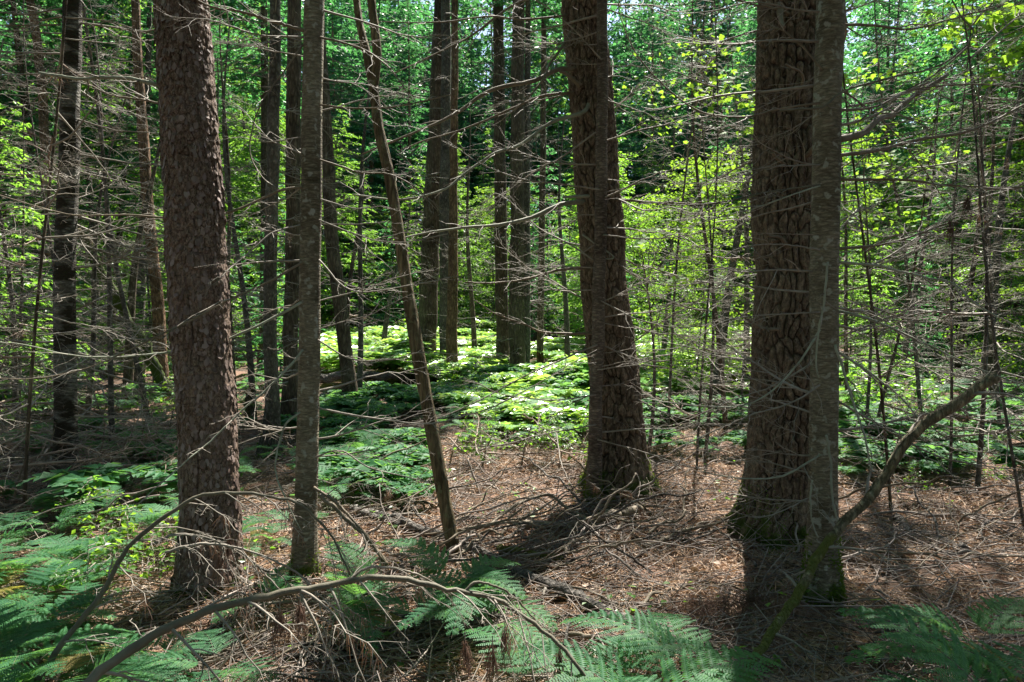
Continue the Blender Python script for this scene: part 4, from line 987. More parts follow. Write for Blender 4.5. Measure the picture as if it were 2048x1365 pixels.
# ------------------------------------------------------------------ ferns
def frond_mesh(seed, L, npair, plen, stipe, hi, mat, curl=.5):
    rng = random.Random(seed); npr = np.random.RandomState(seed)
    mb = MB()
    # stipe rises, blade arches over along +X
    ns = 14
    s = np.linspace(0, 1, ns)
    st = np.stack([.22 * stipe * s ** 2, 0 * s, stipe * s], -1)
    a0 = rng.uniform(.5, .8)
    ang = a0 - (a0 + curl) * np.linspace(0, 1, 24) ** .9
    step = L / 24
    bl = np.cumsum(np.stack([np.cos(ang) * step, np.linspace(0, 1, 24) * step * rng.uniform(-.25, .25), np.sin(ang) * step], -1), 0) + st[-1]
    P = np.vstack([st, bl])
    tube(mb, P, np.linspace(.0032, .0007, len(P)), 4, 1)
    Tn = np.gradient(bl, axis=0); Tn /= np.linalg.norm(Tn, axis=1)[:, None]
    for k in range(npair):
        t = .02 + .96 * (k / npair)
        i = t * 23; i0 = int(i); p = bl[i0] + (bl[min(i0 + 1, 23)] - bl[i0]) * (i - i0); T = Tn[i0]
        side = np.cross(T, [0, 0, 1.0]); side /= np.linalg.norm(side); nrm = np.cross(side, T)
        ll = plen * (1 - t) ** .85 * (1.0 if k else .85) + .008
        for sg in (1, -1):
            dv = side * sg * .92 + T * rng.uniform(.35, .55) + nrm * rng.uniform(-.05, .16); dv /= np.linalg.norm(dv)
            l = ll * rng.uniform(.88, 1.08)
            nq = max(5, int(l / .0115)) if hi else max(4, int(l / .02))
            u = (np.arange(nq) + .5) / nq
            ax = p + np.outer(u * l, dv) + np.outer(u ** 2 * l, np.array([0, 0, -.16]) + T * .12)
            pw = (.027 if hi else .028) * (plen / .24) * (1 - u) ** .6 * np.minimum(1, .6 + u * 4) + .003
            pw = pw * npr.uniform(.62, 1.12, nq) * np.where(npr.rand(nq) < .05, .25, 1)
            across = np.cross(dv, nrm); across /= np.linalg.norm(across)
            wid = l / nq * (.93 if hi else .95)
            for sq in (1, -1):
                d2 = across * sq + dv * .42; d2 /= np.linalg.norm(d2)
                tip = ax + d2 * pw[:, None] + nrm * (-.12 * pw)[:, None]
                mid = ax + d2 * (pw * .55)[:, None] + nrm * (.05 * pw)[:, None]
                e = dv * wid * .5
                V = np.stack([ax - e, ax + e, mid + e * .95, tip + e * .3, tip - e * .35, mid - e * .95], 1).reshape(-1, 3)
                mb.add(V, np.arange(len(V)).reshape(-1, 6), 0, False)
    return mb.mesh('frond', [M[mat], M['arch']])
FR_HI = [frond_mesh(500 + k,   .55 + .06 * k, 14, .23 + .015 * k, .30, True, 'fern', .3 + .12 * k) for k in range(4)] + [frond_mesh(560, .5, 15, .2, .28, True, 'fernold', .8)]
FR_LO = [frond_mesh(520 + k, .55, 12, .23, .33, False, 'fern', .4 + .1 * k) for k in range(2)]
FR_FAR = [frond_mesh(540 + k, .58, 11, .24, .36, False, 'fern_sunlit', .5) for k in range(2)]
def joined_plant(seed, fr):
    """far fern: one mesh with a few fronds"""
    r = random.Random(seed); V = []; mb = MB()
    for k in range(r.randint(4, 6)):
        me = fr[k % len(fr)]
        co = np.empty(len(me.vertices) * 3); me.vertices.foreach_get('co', co); co = co.reshape(-1, 3)
        a = r.uniform(0, 6.28); sc = r.uniform(.7, 1.1); tl = r.uniform(-.25, .25)
        R_ = np.array((Matrix.Rotation(a, 3, 'Z') @ Matrix.Rotation(tl, 3, 'Y')))
        co = co @ R_.T * sc
        li = np.empty(len(me.loops), np.int32); me.loops.foreach_get('vertex_index', li)
        ls = np.empty(len(me.polygons), np.int32); me.polygons.foreach_get('loop_start', ls)
        lt_ = np.diff(np.r_[ls, len(li)]); mi = np.empty(len(me.polygons), np.int32); me.polygons.foreach_get('material_index', mi)
        base = mb.n; mb.v.append(co); mb.n += len(co)
        for c in (4, 6):
            for mm in (0, 1):
                q = ls[(lt_ == c) & (mi == mm)]
                if len(q): mb.f.append((li[q[:, None] + np.arange(c)] + base, mm, False))
    return mb.mesh('fern', [fr[0].materials[0], M['arch']])
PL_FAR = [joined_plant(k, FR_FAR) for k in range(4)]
PL_MID = [joined_plant(20 + k, FR_LO) for k in range(3)]
rf = random.Random(99)
NF = 0
def fern_at(x, y, sc, hi, nfr=None, azs=None, head=None, tone='mid'):
    global NF
    NF += 1
    z = gz(x, y)
    if y > 9.5:
        o = obj('fern', rf.choice(PL_FAR if tone == 'bright' else PL_MID))
        o.location = (x, y, z); o.rotation_euler = (rf.gauss(0, .1), rf.gauss(0, .1), rf.uniform(0, 6.28)); o.scale = (sc, sc, sc * rf.uniform(.8, 1.15))
    else:
        o = empty('fern', (x, y, z), 0)
        for k in range(nfr or rf.randint(3, 5)):
            a = azs[k % len(azs)] if azs else rf.uniform(0, 6.28)
            s = sc * rf.uniform(.75, 1.15)
            m_ = Matrix.Rotation(a, 4, 'Z') @ Matrix.Rotation(rf.gauss(.05, .15), 4, 'Y') @ Matrix.Diagonal((s, s, s, 1))
            obj('frond', (FR_HI[4] if rf.random() < .09 else rf.choice(FR_HI[:4])) if hi else rf.choice(FR_LO), o, m_)
    later(o, px_of((x, y, z + .3))[0], head or far_word(y) + ' green fern', 'fern', 'ferns on the forest floor', 'fern')
# the large nearest fronds
for px, py, d, sc, azs in [(1990, 1330, 2.25, .82, (2.9, 3.5, 2.2, .6)), (2080, 1260, 2.45, .85, (3.0, 3.6, 2.6)), (1830, 1420, 2.1, .68, (2.7, 1.2, .2)), (2060, 1420, 1.95, .8, (3.1, 2.4)), (1960, 1200, 2.9, .8, (3.0, 2.4, .4)),
                           (1400, 1440, 2.05, .8, (.15, 1.9, 2.9, .9)), (1290, 1400, 2.25, .8, (.4, 2.7, 1.5)), (1210, 1330, 2.6, .7, (.3, 1.2, 2.8)), (1370, 1290, 2.6, .7, (2.6, 1.6, .3)), (1080, 1350, 2.6, .7, (.3, 2.4))]:
    p = at(px, py, d); fern_at(p.x, d, sc, True, len(azs), azs, 'large near fern')
FZ = [  # px range, depth range, count, scale, hi, tone
 ((650, 1010), (2.9, 3.8), 7, (.5, .75), True, 'mid'), ((180, 640), (2.2, 3.1), 10, (.4, .62), True, 'mid'), ((-120, 190), (2.5, 4.4), 26, (.45, .72), True, 'mid'),
 ((-150, 120), (1.9, 2.6), 7, (.45, .65), True, 'mid'), ((-100, 330), (4.6, 6.0), 12, (.4, .55), False, 'mid'), ((90, 370), (4.0, 5.6), 11, (.42, .65), False, 'mid'), ((640, 860), (5.6, 8.6), 20, (.5, .75), False, 'mid'), ((460, 600), (3.4, 5.0), 5, (.4, .6), True, 'mid'), ((440, 640), (5.5, 8), 7, (.45, .65), False, 'mid'),
 ((870, 1180), (8.0, 9.5), 12, (.6, .85), False, 'mid'), ((880, 1190), (9.5, 13.5), 34, (.7, .95), False, 'mid'), ((640, 830), (9.5, 12), 12, (.6, .8), False, 'mid'),
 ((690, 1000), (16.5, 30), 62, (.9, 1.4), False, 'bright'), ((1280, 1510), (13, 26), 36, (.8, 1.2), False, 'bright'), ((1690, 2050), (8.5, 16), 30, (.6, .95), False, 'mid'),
 ((1000, 1190), (13, 17), 10, (.8, 1), False, 'mid'), ((200, 600), (8, 13), 12, (.5, .75), False, 'mid'), ((1300, 1500), (9, 13), 8, (.5, .7), False, 'mid')]
for xr, dr, n, sr, hi, tone in FZ:
    for k in range(n):
        for _ in range(20):
            d = math.sqrt(rf.uniform(dr[0] ** 2, dr[1] ** 2)); x = (rf.uniform(*xr) - CX) / F * d
            if clear_of(x, d, -.25): break
        fern_at(x, d, rf.uniform(*sr), hi, tone=tone)
print('ferns', NF)
cov = MB(); rc = np.random.RandomState(44)
def cover(n, xr, dr, h, m_):
    d = np.sqrt(rc.uniform(dr[0] ** 2, dr[1] ** 2, n)); x = (rc.uniform(xr[0], xr[1], n) - CX) / F * d
    for a, b_ in zip(x, d):
        cl = float(fbm(a / 1.3, b_ / 1.3, 71, 3))
        if cl < -.10: continue
        z = gz(a, b_); hh = h * rc.uniform(.6, 1.2) * (1.0 + 2.2 * cl)
        for f_ in range(rc.randint(4, 7)):
            az = rc.uniform(0, 6.28); L = hh * rc.uniform(.9, 1.3)
            dh = np.array([math.cos(az), math.sin(az), 0]); sd = np.array([-dh[1], dh[0], 0])
            t_ = np.linspace(0, 1, 10)
            ax = np.array([a, b_, z + hh * .6]) + L * (t_[:, None] * dh * .8 + (.5 * t_ - .55 * t_ ** 2)[:, None] * np.array([0, 0, 1]))
            C = np.repeat(ax, 2, 0); sg = np.tile([1, -1], 10)
            D = sd * sg[:, None] + dh * .5 + rc.normal(0, .12, (20, 3))
            leaves(cov, C, D, np.array([0, 0, 1.0]) + rc.normal(0, .2, (20, 3)), (L * .42 * (1.04 - np.repeat(t_, 2))), m_)
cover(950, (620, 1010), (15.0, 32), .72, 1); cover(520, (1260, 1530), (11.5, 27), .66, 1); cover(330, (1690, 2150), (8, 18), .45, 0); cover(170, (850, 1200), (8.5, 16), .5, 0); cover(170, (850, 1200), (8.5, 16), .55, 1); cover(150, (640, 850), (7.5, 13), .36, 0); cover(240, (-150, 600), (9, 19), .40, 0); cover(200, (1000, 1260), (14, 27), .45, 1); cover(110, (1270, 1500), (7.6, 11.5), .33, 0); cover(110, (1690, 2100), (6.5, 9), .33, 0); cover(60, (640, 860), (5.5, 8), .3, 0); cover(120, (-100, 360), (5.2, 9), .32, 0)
tag(obj('fern_cover', cov.mesh('fern_cover', [M['fern'], M['fern_sunlit']])), 'dense green fern cover over the clearing and deeper floor', 'fern cover', None, 'stuff')

# small leafy shrubs under the ferns, maple sprays in the sun
def shrub_mesh(k):
    mb = MB(); r = random.Random(700 + k)
    broad_crown(mb, r, .55, .15, .35, 14, 16, .06)
    tube(mb, np.array([(0, 0, -.03), (.01, .01, .25), (0, .02, .52)]), [.004, .003, .002], 4, 1)
    return mb.mesh('leafy_shrub', [M['broad'] if k else M['maple'], M['twig']])
SH = [shrub_mesh(k) for k in range(3)]
for xr, dr, n, sr in [((930, 1190), (6.8, 9), 16, (.6, 1.1)), ((860, 1000), (11, 15), 8, (1, 1.6)), ((100, 380), (3.6, 5), 8, (.5, .8)), ((1680, 2040), (5, 9), 10, (.4, .9)), ((1280, 1500), (15, 28), 14, (1, 2.2)), ((1700, 2050), (9, 15), 12, (1, 2)), ((200, 400), (8, 13), 8, (.7, 1.2)), ((700, 1000), (20, 32), 14, (1.2, 2.4))]:
    for k in range(n):
        d = rf.uniform(*dr); x = (rf.uniform(*xr) - CX) / F * d
        o = obj('leafy_shrub', rf.choice(SH)); s = rf.uniform(*sr)
        o.location = (x, d, gz(x, d)); o.rotation_euler.z = rf.uniform(0, 6.28); o.scale = (s, s, s)
        later(o, px_of((x, d, .3))[0], far_word(d) + ' leafy green shrub', 'shrub', 'small leafy shrubs', 'shrub')

def maple(px, d, H, sprays, label, size=.066):
    """slender maple whose leaf sprays hang where the photo shows them: (px, py, radius px, leaves)"""
    x = (px - CX) / F * d; base = Vector((x, d, gz(x, d)))
    root = empty('maple_sapling', base); tag(root, label, 'sapling', 'maple saplings')
    s = np.linspace(0, 1, 10)
    P = np.stack([.12 * np.sin(s * 4), .1 * np.sin(s * 3), -.1 + H * s], -1)
    mb = MB(); tube(mb, P, .022 * (1.1 - s), 7); obj('trunk', mb.mesh('trunk', M['grey']), root)
    mb = MB(); n_ = np.random.RandomState(int(px))
    for (sx, sy, rr, n) in sprays:
        c = at(sx, sy, d + n_.uniform(-.4, .4)) - base; R = rr / F * d
        i = float(np.clip((c.z - .5) / H, .05, .98))
        o = np.array([np.interp(i, s, P[:, k]) for k in range(3)])
        Q = smooth_path([o, o * .5 + np.array(c) * .5 + [0, 0, .12], np.array(c)], 10)
        tube(mb, Q, np.linspace(.007, .002, 10), 4, 1)
        n = int(n * 1.9); C = np.array(c) + n_.normal(0, 1, (n, 3)) * [R * .62, R * .6, R * .26]
        D = n_.normal(0, 1, (n, 3)) * [1, .7, .3] + [0, -.2, -.55]
        U = np.array([0, -.25, 1.0]) + n_.normal(0, .3, (n, 3))
        leaves(mb, C, D, U, size * n_.uniform(.6, 1.25, n), 0, True)
    obj('crown', mb.mesh('crown', [M['maple'], M['twig']]), root)
maple(1410, 7.5, 4.4, [(1440, 175, 60, 50), (1490, 200, 40, 30), (1400, 190, 35, 22), (1500, 260, 35, 24), (1430, 110, 60, 40)], 'maple sapling with glowing yellow leaves next to the stout furrowed pine')
maple(1290, 6.9, 2.8, [(1350, 445, 30, 14), (1300, 470, 35, 20), (1270, 490, 28, 14), (1165, 470, 18, 7), (1350, 560, 26, 10)], 'low maple sapling spreading leaves beside the leaning furrowed pine')
maple(1960, 6.2, 4.6, [(2010, 40, 60, 46), (1960, 30, 50, 30), (2040, 90, 40, 30), (1900, 40, 50, 26), (1990, 130, 40, 20)], 'maple sapling with large leaves in the upper corner past the smooth fir', .085)
maple(1730, 8.2, 4.2, [(1730, 150, 50, 40), (1760, 340, 70, 50), (1720, 420, 60, 40), (1790, 450, 60, 40), (1850, 330, 70, 50), (1740, 250, 60, 40)], 'maple sapling with bright leaves just beyond the smooth fir')
maple(1480, 10.5, 5.5, [(1500, 330, 60, 50), (1480, 420, 60, 46), (1400, 360, 60, 40), (1340, 250, 60, 40), (1480, 560, 60, 40), (1380, 90, 70, 50), (1300, 180, 60, 40)], 'taller maple sapling behind the low maple leaves')

# ------------------------------------------------------------------ fallen logs, poles and arching branches
def fallen(name, label, cat, path3, r0, r1, mat, ntw=0, lt=.4, seed=1, sides=10, group=None, parts=True, rough=.12, caps=True):
    r = random.Random(seed)
    base = Vector(path3[0]); n = max(10, 4 * len(path3) if len(path3) > 8 else 8 * len(path3))
    P = smooth_path([Vector(p) - base for p in path3], n)
    kk = np.cumsum(np.array([[r.gauss(0, 1) for _ in range(3)] for _ in range(n)]), 0); kk -= np.linspace(0, 1, n)[:, None] * kk[-1]
    P = P + kk * .28 * r0
    R = np.linspace(r0, r1, n) * (1 + rough * np.array([r.uniform(-1, 1) for _ in range(n)]))
    mb = MB(); tube(mb, P, R, sides, 0, caps)
    o = obj(name, mb.mesh(name, [M[mat]]))
    o.location = base
    tag(o, label, cat, group)
    for k in range(ntw):
        t_ = (k + r.random()) / ntw * .92 + .05
        i = int(t_ * (n - 1)); T = P[min(i + 1, n - 1)] - P[max(i - 1, 0)]; T /= np.linalg.norm(T)
        sd = np.cross(T, [0, 0, 1]); sd /= np.linalg.norm(sd)
        d = sd * r.choice((-1, 1)) * r.uniform(.5, 1) + T * r.uniform(.3, 1) + np.array([0, 0, r.uniform(-.7, .2)])
        d /= np.linalg.norm(d); l = lt * r.uniform(.5, 1.2)
        s = np.linspace(0, 1, 7)[:, None]
        Q = P[i] + l * (d * s + np.array([0, 0, -.45]) * s ** 2 + T * .15 * s ** 2) + np.array([[r.gauss(0, .012) for _ in range(3)] for _ in range(7)]) * s * l / .4
        m2 = MB(); rr = max(.0022, R[i] * .42); tube(m2, Q, np.linspace(rr, .0011, 7), 5)
        twigs_along(m2, Q, np.linspace(rr, .0012, 7), r, 6, l * .4, 2, 0, .2, .5)
        if r.random() < .35: tuft(m2, Q[-4:], r, 30, 1, .1, 1.2)
        obj('twig', m2.mesh('twig', [M['twig'], M['brown']]), o)
    return o
def onpx(lst, lift=0.0):
    out = []
    for q in lst:
        p = on_ground(q[0], q[1]); p.z += lift + (q[2] if len(q) > 2 else 0); out.append(p)
    return out
def air(lst): return [at(x, y, d) for x, y, d in lst]
# arching dead branches across the near ground
fallen('dead_branch', 'long grey green dead branch arching low across the nearest ground', 'dead branch', air([(150, 1400, 2.0), (215, 1335, 2.1), (300, 1278, 2.2), (400, 1226, 2.28), (500, 1195, 2.33), (600, 1176, 2.37), (690, 1168, 2.4), (800, 1172, 2.43), (880, 1182, 2.45), (925, 1189, 2.45), (1000, 1216, 2.43), (1060, 1250, 2.4), (1120, 1298, 2.35), (1180, 1370, 2.3)]), (.016), .006, 'arch', 18, .36, 11, 12, 'arching dead branches')
fallen('dead_branch', 'dead branch arching up with drooping twigs before the scaly pine', 'dead branch', air([(70, 1370, 2.55), (150, 1262, 2.65), (200, 1190, 2.7), (240, 1120, 2.75), (290, 1062, 2.8), (370, 1000, 2.85), (450, 985, 2.88), (530, 986, 2.9), (600, 1012, 2.9), (660, 1070, 2.9), (700, 1150, 2.85)]), (.012), .004, 'arch', 18, .38, 12, 10, 'arching dead branches')
fallen('dead_branch', 'forked side branch hanging off the low arching branch', 'dead branch', air([(925, 1189, 2.45), (960, 1165, 2.47), (1010, 1180, 2.5), (1050, 1215, 2.5), (1080, 1260, 2.48)]), .006, .003, 'arch', 4, .25, 13, 8)
fallen('dead_branch', 'thin dead branch trailing down before the snag foot', 'dead branch', air([(690, 1168, 2.45), (730, 1140, 2.5), (790, 1138, 2.6), (840, 1150, 2.7), (900, 1190, 2.8)]), .006, .003, 'twig', 5, .25, 14, 7)
fallen('dead_branch', 'low dead branch sagging between the two arching branches', 'dead branch', air([(330, 1105, 2.7), (420, 1090, 2.72), (520, 1110, 2.75), (600, 1150, 2.75), (680, 1230, 2.7)]), .006, .003, 'twig', 9, .3, 15, 7)
fallen('dead_branch', 'thin dead branch bowed before the scaly pine foot', 'dead branch', air([(300, 1090, 2.75), (360, 1072, 2.8), (430, 1085, 2.82), (500, 1120, 2.85), (560, 1180, 2.85)]), .006, .003, 'twig', 8, .3, 16, 7)
# leaning mossy pole in front of the smooth fir
fallen('leaning_pole', 'mossy dead pole leaning up from the foot of the smooth fir', 'dead branch', air([(1500, 1330, 2.95), (1552, 1268, 3.14), (1585, 1205, 3.28), (1635, 1115, 3.38), (1700, 1040, 3.44), (1760, 962, 3.48), (1800, 898, 3.45), (1850, 852, 3.42), (1920, 808, 3.38), (1992, 752, 3.32)]), .020, .027, 'mosslog', 11, .4, 17, 14)
# logs
fallen('fallen_log', 'grey fallen log lying past the foot of the snag', 'log', onpx([(740, 1030), (790, 1047), (850, 1073), (950, 1112), (1040, 1158), (1100, 1185), (1200, 1235), (1315, 1275)], .03), .028, .036, 'log', 5, .3, 18, 12)
fallen('fallen_log', 'broken brown log before the foot of the leaning furrowed pine', 'log', onpx([(1040, 1062), (1100, 1062), (1160, 1056), (1220, 1046), (1282, 1028)], .05), .03, .042, 'limb', 4, .3, 19, 12)
fallen('fallen_log', 'long dark log lying across the edge of the clearing', 'log', onpx([(640, 782), (720, 780), (800, 776), (850, 772)], .22), .10, .08, 'log', 0, .3, 20, 10, 'logs by the clearing')
fallen('fallen_log', 'nearer dark log below the long log by the clearing', 'log', onpx([(620, 810), (700, 806), (770, 798), (830, 790)], .12), .09, .07, 'log', 0, .3, 21, 10, 'logs by the clearing')
fallen('fallen_log', 'log lying beyond the trunk clump and ferns', 'log', onpx([(890, 772), (1000, 762), (1110, 756)], .2), .09, .06, 'log', 2, .5, 22, 9)
fallen('leaning_log', 'fallen leaning trunk between the moss banded fir and scaly pine', 'fallen tree', air([(150, 460, 10.5), (190, 520, 10.8), (235, 600, 11.2), (275, 665, 11.5), (320, 740, 11.8), (330, 790, 11.9)]), .065, .10, 'snag', 3, .6, 23, 10)
fallen('fallen_branch', 'curved bare branch arched over the log before the furrowed pine', 'fallen branch', onpx([(880, 1085, .02), (960, 1075, .06), (1030, 1050, .14), (1090, 1038, .18), (1140, 1052, .10), (1200, 1075, .04)], .02), .016, .01, 'limb', 5, .3, 24, 8)
fallen('fallen_branch', 'forked stick beside the mossy foot of the stout furrowed pine', 'fallen branch', onpx([(1290, 1105), (1340, 1085), (1410, 1055), (1470, 1045)], .04), .018, .012, 'limb', 4, .3, 25, 8)
fallen('fallen_branch', 'pale stick propped against the snag foot', 'fallen branch', air([(860, 1140, 4.2), (900, 1110, 4.3), (950, 1070, 4.5)]), .012, .009, 'grounstick', 2, .2, 26, 8)
fallen('fallen_branch', 'pale crooked stick standing beyond the snag', 'fallen branch', air([(936, 920, 6.2), (950, 960, 6.1), (965, 1000, 6.0), (980, 1035, 5.9)]), .009, .012, 'grounstick', 2, .2, 27, 8)
fallen('fallen_branch', 'stout brown stick leaning between the slim fir and the snag', 'fallen branch', air([(640, 990, 3.9), (690, 1040, 3.9), (740, 1085, 3.85), (775, 1130, 3.8)]), .012, .014, 'limb', 3, .3, 28, 8)
for k, (label, pts, r0, r1, mt) in enumerate([
    ('rotten bark covered log lying in the sticks between slim fir and snag', [(655, 1015), (720, 1035), (800, 1062)], .035, .03, 'log'),
    ('short rotten log end poking from the sticks before the snag foot', [(1000, 1110), (1060, 1120), (1130, 1128)], .03, .026, 'mosslog'),
    ('half buried pale log beyond the mossy pole', [(1790, 1045), (1850, 1070), (1930, 1105)], .035, .028, 'log'),
    ('dark log lying at the fern edge past the smooth fir', [(1700, 862), (1800, 850), (1900, 846)], .06, .05, 'log'),
    ('brown log in the brush behind the scaly pine', [(200, 985), (270, 950), (340, 925)], .035, .025, 'log'),
    ('long brown stick lying under the low arching branch', [(700, 1290), (800, 1265), (900, 1230), (1010, 1215)], .016, .01, 'limb')]):
    fallen('fallen_log', label, 'log', onpx(pts, .03), r0, r1, mt, 3, .3, 70 + k, 11, rough=.16)
st = fallen('broken_stump', 'pale splintered stump behind the scaly pine', 'stump', air([(503, 835, 10.5), (503, 805, 10.5), (504, 775, 10.45)]), .06, .03, 'snag', 0, 0, 29, 9)
rs = random.Random(314)
STZ = [((640, 1300), (3.0, 5.6), 80), ((560, 1300), (3.2, 6.5), 95), ((1280, 1640), (3.2, 7), 34), ((1680, 2050), (3.4, 8), 34), ((-40, 420), (4.5, 9), 60), ((420, 900), (5, 12), 24), ((150, 700), (2.6, 4), 22), ((1300, 1500), (6, 11), 14)]
for xr, dr, n in STZ:
    for k in range(n):
        d = rs.uniform(*dr); x = (rs.uniform(*xr) - CX) / F * d
        a = rs.uniform(0, 3.14) if rs.random() < .4 else rs.gauss(0, .45); l = rs.uniform(.35, 1.0) if rs.random() < .75 else rs.uniform(1, 1.6)
        pts = []
        cv = rs.gauss(0, .12); lift = rs.choice((0, 0, .1, .25, .4)) if d > 4 else 0; kx = ky = 0
        for q in np.linspace(-.5, .5, 9):
            kx += rs.gauss(0, .022) * l ** .5; ky += rs.gauss(0, .022) * l ** .5
            xx = x + kx + l * q * math.cos(a) - cv * l * (q * q * 4 - 1) * math.sin(a); yy = d + ky + l * q * math.sin(a) + cv * l * (q * q * 4 - 1) * math.cos(a)
            pts.append((xx, yy, gz(xx, yy) + .015 + rs.uniform(0, .05) + lift * (q + .5)))
        r0 = rs.choice((.004, .005, .006, .008, .010, .013))
        o = fallen('fallen_branch', None, None, pts, r0, r0 * .5, rs.choice(('grounstick', 'limb', 'limb', 'log')), rs.choice((0, 1, 2, 3)) if d < 6 else 0, .22, rs.randint(0, 99999), 5)
        later(o, px_of((x, d, 0))[0], far_word(d) + ' thin fallen branch', 'fallen branch', 'thin branches lying on the floor', 'stick')

# brush of brown dead saplings near the moss banded fir, and a hung dead bough under the smooth fir
for k, (px, d, h, n) in enumerate([(960, 6.9, .38, 16), (1040, 7.0, .45, 18), (1115, 6.9, .4, 16), (895, 7.3, .35, 14), (70, 6.0, .6, 26), (170, 6.0, .5, 24), (250, 5.9, .5, 22), (300, 6.6, .6, 22), (10, 5.4, .5, 22), (-10, 7.6, .9, 24), (40, 7.2, .9, 26), (110, 6.9, .7, 22), (195, 7.4, .9, 26), (270, 7.0, .8, 22), (-20, 6.2, .8, 22), (220, 6.3, .5, 18), (330, 8.5, .7, 16), (1790, 7.0, .6, 14)]):
    r = random.Random(60 + k); x = (px - CX) / F * d
    root = empty('dead_bush', (x, d, gz(x, d)))
    mb = MB(); P = np.array([(0, 0, -.05), (.05, .02, h * .5), (.12 * r.choice((-1, 1)), .05, h)]); tube(mb, P, [.012, .009, .004], 6)
    obj('stem', mb.mesh('stem', M['limb']), root)
    n = int(n * .6)
    for j in range(n):
        z = r.uniform(.02, h); a = r.uniform(0, 6.28)
        add_pool(root, r, (0.06 * r.uniform(-1, 1), .05 * r.uniform(-1, 1), z), a, r.uniform(.45, 1.0), r.gauss(-.1, .25), .5)
    later(root, px, far_word(d) + ' brown twiggy dead bush', 'dead bush', 'dead bushes of brown twigs', 'bush')

# hanging brown needle bundles on the dead bough before the stout pine
r = random.Random(5)
for label, lst in (('drooping brown needle bundles on the floor before the stout pine', [(1350, 1215, 3.6), (1400, 1200, 3.55), (1450, 1190, 3.6), (1500, 1185, 3.6), (1555, 1200, 3.55)]),
                   ('brown needle bundles hanging from the arching branch', [(455, 1075, 2.85), (440, 1110, 2.83), (560, 1230, 2.4), (600, 1215, 2.42)]),
                   ('brown needle bundles at the tip of the low arching branch', [(930, 1290, 2.42), (985, 1300, 2.42), (1010, 1265, 2.44), (1120, 1310, 2.36)]),
                   ('brown needle bundle hanging past the smooth fir', [(1935, 395, 3.9), (1900, 445, 3.9)])):
    floor_ = 'floor' in label
    for q in lst:
        mb = MB(); p0 = at(*q); c = np.zeros(3)
        tube(mb, np.stack([c + [0, 0, .05], c, c - [0, 0, .03]]), .002, 4, 1)
        for j in range(110 if floor_ else 46):
            sp = .10 if floor_ else .018
            a = c + np.array([r.gauss(0, sp * .4), r.gauss(0, sp * .4), r.uniform(-.03, .02)])
            l = r.uniform(.07, .13)
            e = a + np.array([r.gauss(0, sp), r.gauss(0, sp), -l])
            mid = (a + e) / 2 + np.array([r.gauss(0, .006), r.gauss(0, .006), 0])
            tube(mb, np.stack([a, mid, e]), [.0012, .0011, .0005], 3, 0)
        o = obj('needle_bundle', mb.mesh('needle_bundle', [M['brown'], M['twig']])); o.location = p0
        later(o, q[0], 'drooping brown needle tuft' if floor_ else 'hanging brown needle bundle', 'dead needles', 'brown needle bundles', 'floor' if floor_ else 'hang')

# ------------------------------------------------------------------ litter: needles, twigs, leaves, ground plants (uncountable)
npr = np.random.RandomState(3)
def scatter(n, dr, halfw, pw=1.0):
    d = dr[0] + (dr[1] - dr[0]) * npr.rand(n) ** pw
    px = npr.uniform(-250, 2300, n)
    return (px - CX) / F * d, d
n = 170000
x, y = scatter(n, (1.8, 9.5), 0, 1.15)
clump = fbm(x / .22, y / .22, 91, 3)
k = clump > -.03 - .10 * npr.rand(n)
x, y, clump = x[k], y[k], clump[k]; n = len(x)
z = G(x, y) - G0 + npr.uniform(.0, .02, n) + np.clip(clump, 0, 1) * .06
near = np.clip(1 - (np.hypot(x, y - 5) - 6) / 6, 0, 1); z += near * .05 * fbm(x / .18, y / .18, 31, 3)
az = npr.uniform(0, 6.28, n) + 2.5 * fbm(x / .3, y / .3, 55, 2); l = npr.uniform(.05, .11, n); tl = npr.normal(.05, .28, n)
D = np.stack([np.cos(az) * np.cos(tl), np.sin(az) * np.cos(tl), np.sin(tl)], -1)
Wd = np.stack([-np.sin(az), np.cos(az), npr.normal(0, .3, n)], -1)
w = (.0007 + .00032 * y)[:, None]
C = np.stack([x, y, z], -1); mid = C + D * (l * .5)[:, None] + np.array([0, 0, .01]) * npr.uniform(-.3, 1, n)[:, None]; tip = C + D * l[:, None]
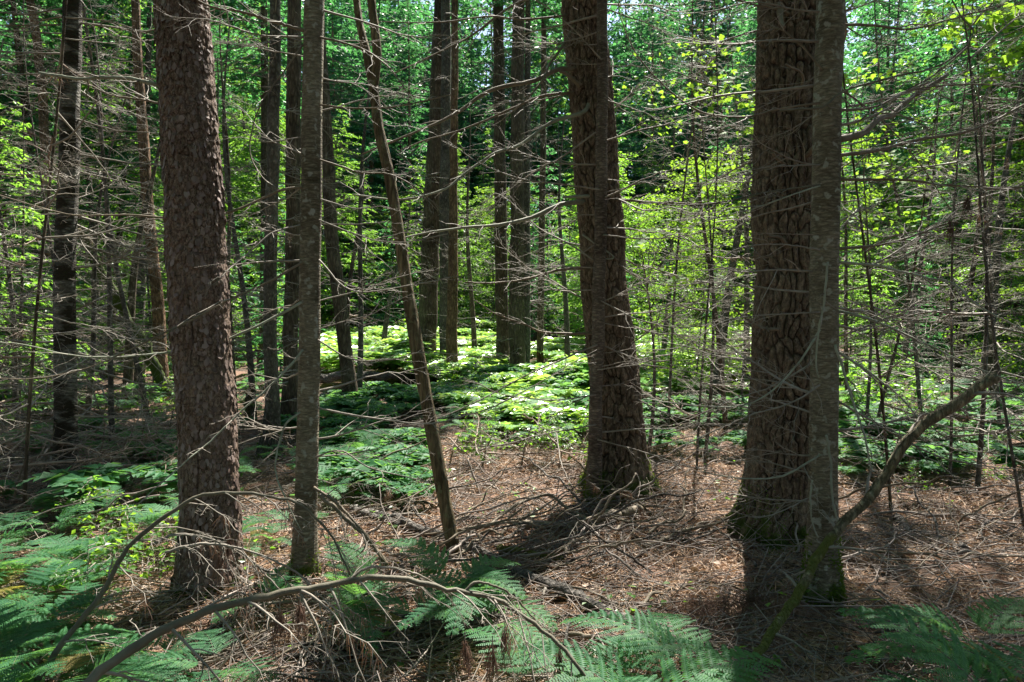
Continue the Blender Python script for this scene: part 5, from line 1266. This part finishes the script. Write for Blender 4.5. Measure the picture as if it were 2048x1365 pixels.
V = np.stack([C - Wd * w, C + Wd * w, mid + Wd * w, tip, mid - Wd * w], 1).reshape(-1, 3)
mb = MB(); mb.add(V, np.arange(len(V)).reshape(-1, 5), 0, False)
x, y = scatter(2600, (2, 14), 0, 1.2); n = len(x)
C = np.stack([x, y, G(x, y) - G0 + .02], -1)
D = npr.normal(0, 1, (n, 3)) * [1, 1, .15]; U = np.array([0, 0, 1.0]) + npr.normal(0, .35, (n, 3))
leaves(mb, C, D, U, npr.uniform(.03, .075, n), 1)
tag(obj('needle_litter', mb.mesh('needle_litter', [M['needle'], M['deadleaf']])), 'carpet of fallen red brown needles and pale leaves', 'needle litter', None, 'stuff')
mb = MB(); r = random.Random(17)
xs, ys = scatter(7500, (2.4, 12), 0, 1.25)
for x, y in zip(xs, ys):
    a = r.uniform(0, 3.14) if r.random() < .5 else r.gauss(0, .5); l = r.uniform(.1, .75); c = r.gauss(0, .14) * l
    z0 = gz(x, y)
    dx, dy = math.cos(a) * l / 2, math.sin(a) * l / 2
    P = np.array([(x - dx, y - dy, z0 + r.uniform(.0, .04)), (x + dy * c * 3, y - dx * c * 3, z0 + r.uniform(.01, .07)), (x + dx, y + dy, z0 + r.uniform(0, .16))])
    rr = r.choice((.0018, .0025, .003, .004, .0055)); tube(mb, P, [rr, rr * .8, rr * .5], 4)
tag(obj('twig_litter', mb.mesh('twig_litter', M['grounstick'])), 'tangle of small dead twigs littering the forest floor', 'twig litter', None, 'stuff')
mb = MB()
x, y = scatter(5200, (3, 20), 0, 1.0)
k = fbm(x / 1.1, y / 1.1, 61, 3) > .10
x, y = x[k], y[k]; n = len(x)
C = np.stack([x, y, G(x, y) - G0 + npr.uniform(.03, .14, n)], -1)
D = npr.normal(0, 1, (n, 3)) * [1, 1, .3]; U = np.array([0, 0, 1.0]) + npr.normal(0, .3, (n, 3))
leaves(mb, C, D, U, npr.uniform(.025, .06, n), 0)
tag(obj('ground_plants', mb.mesh('ground_plants', [M['broad']])), 'scattered low green leaves growing through the needle litter', 'ground plants', None, 'stuff')
flush_labels()
print('objects', len(S.objects))
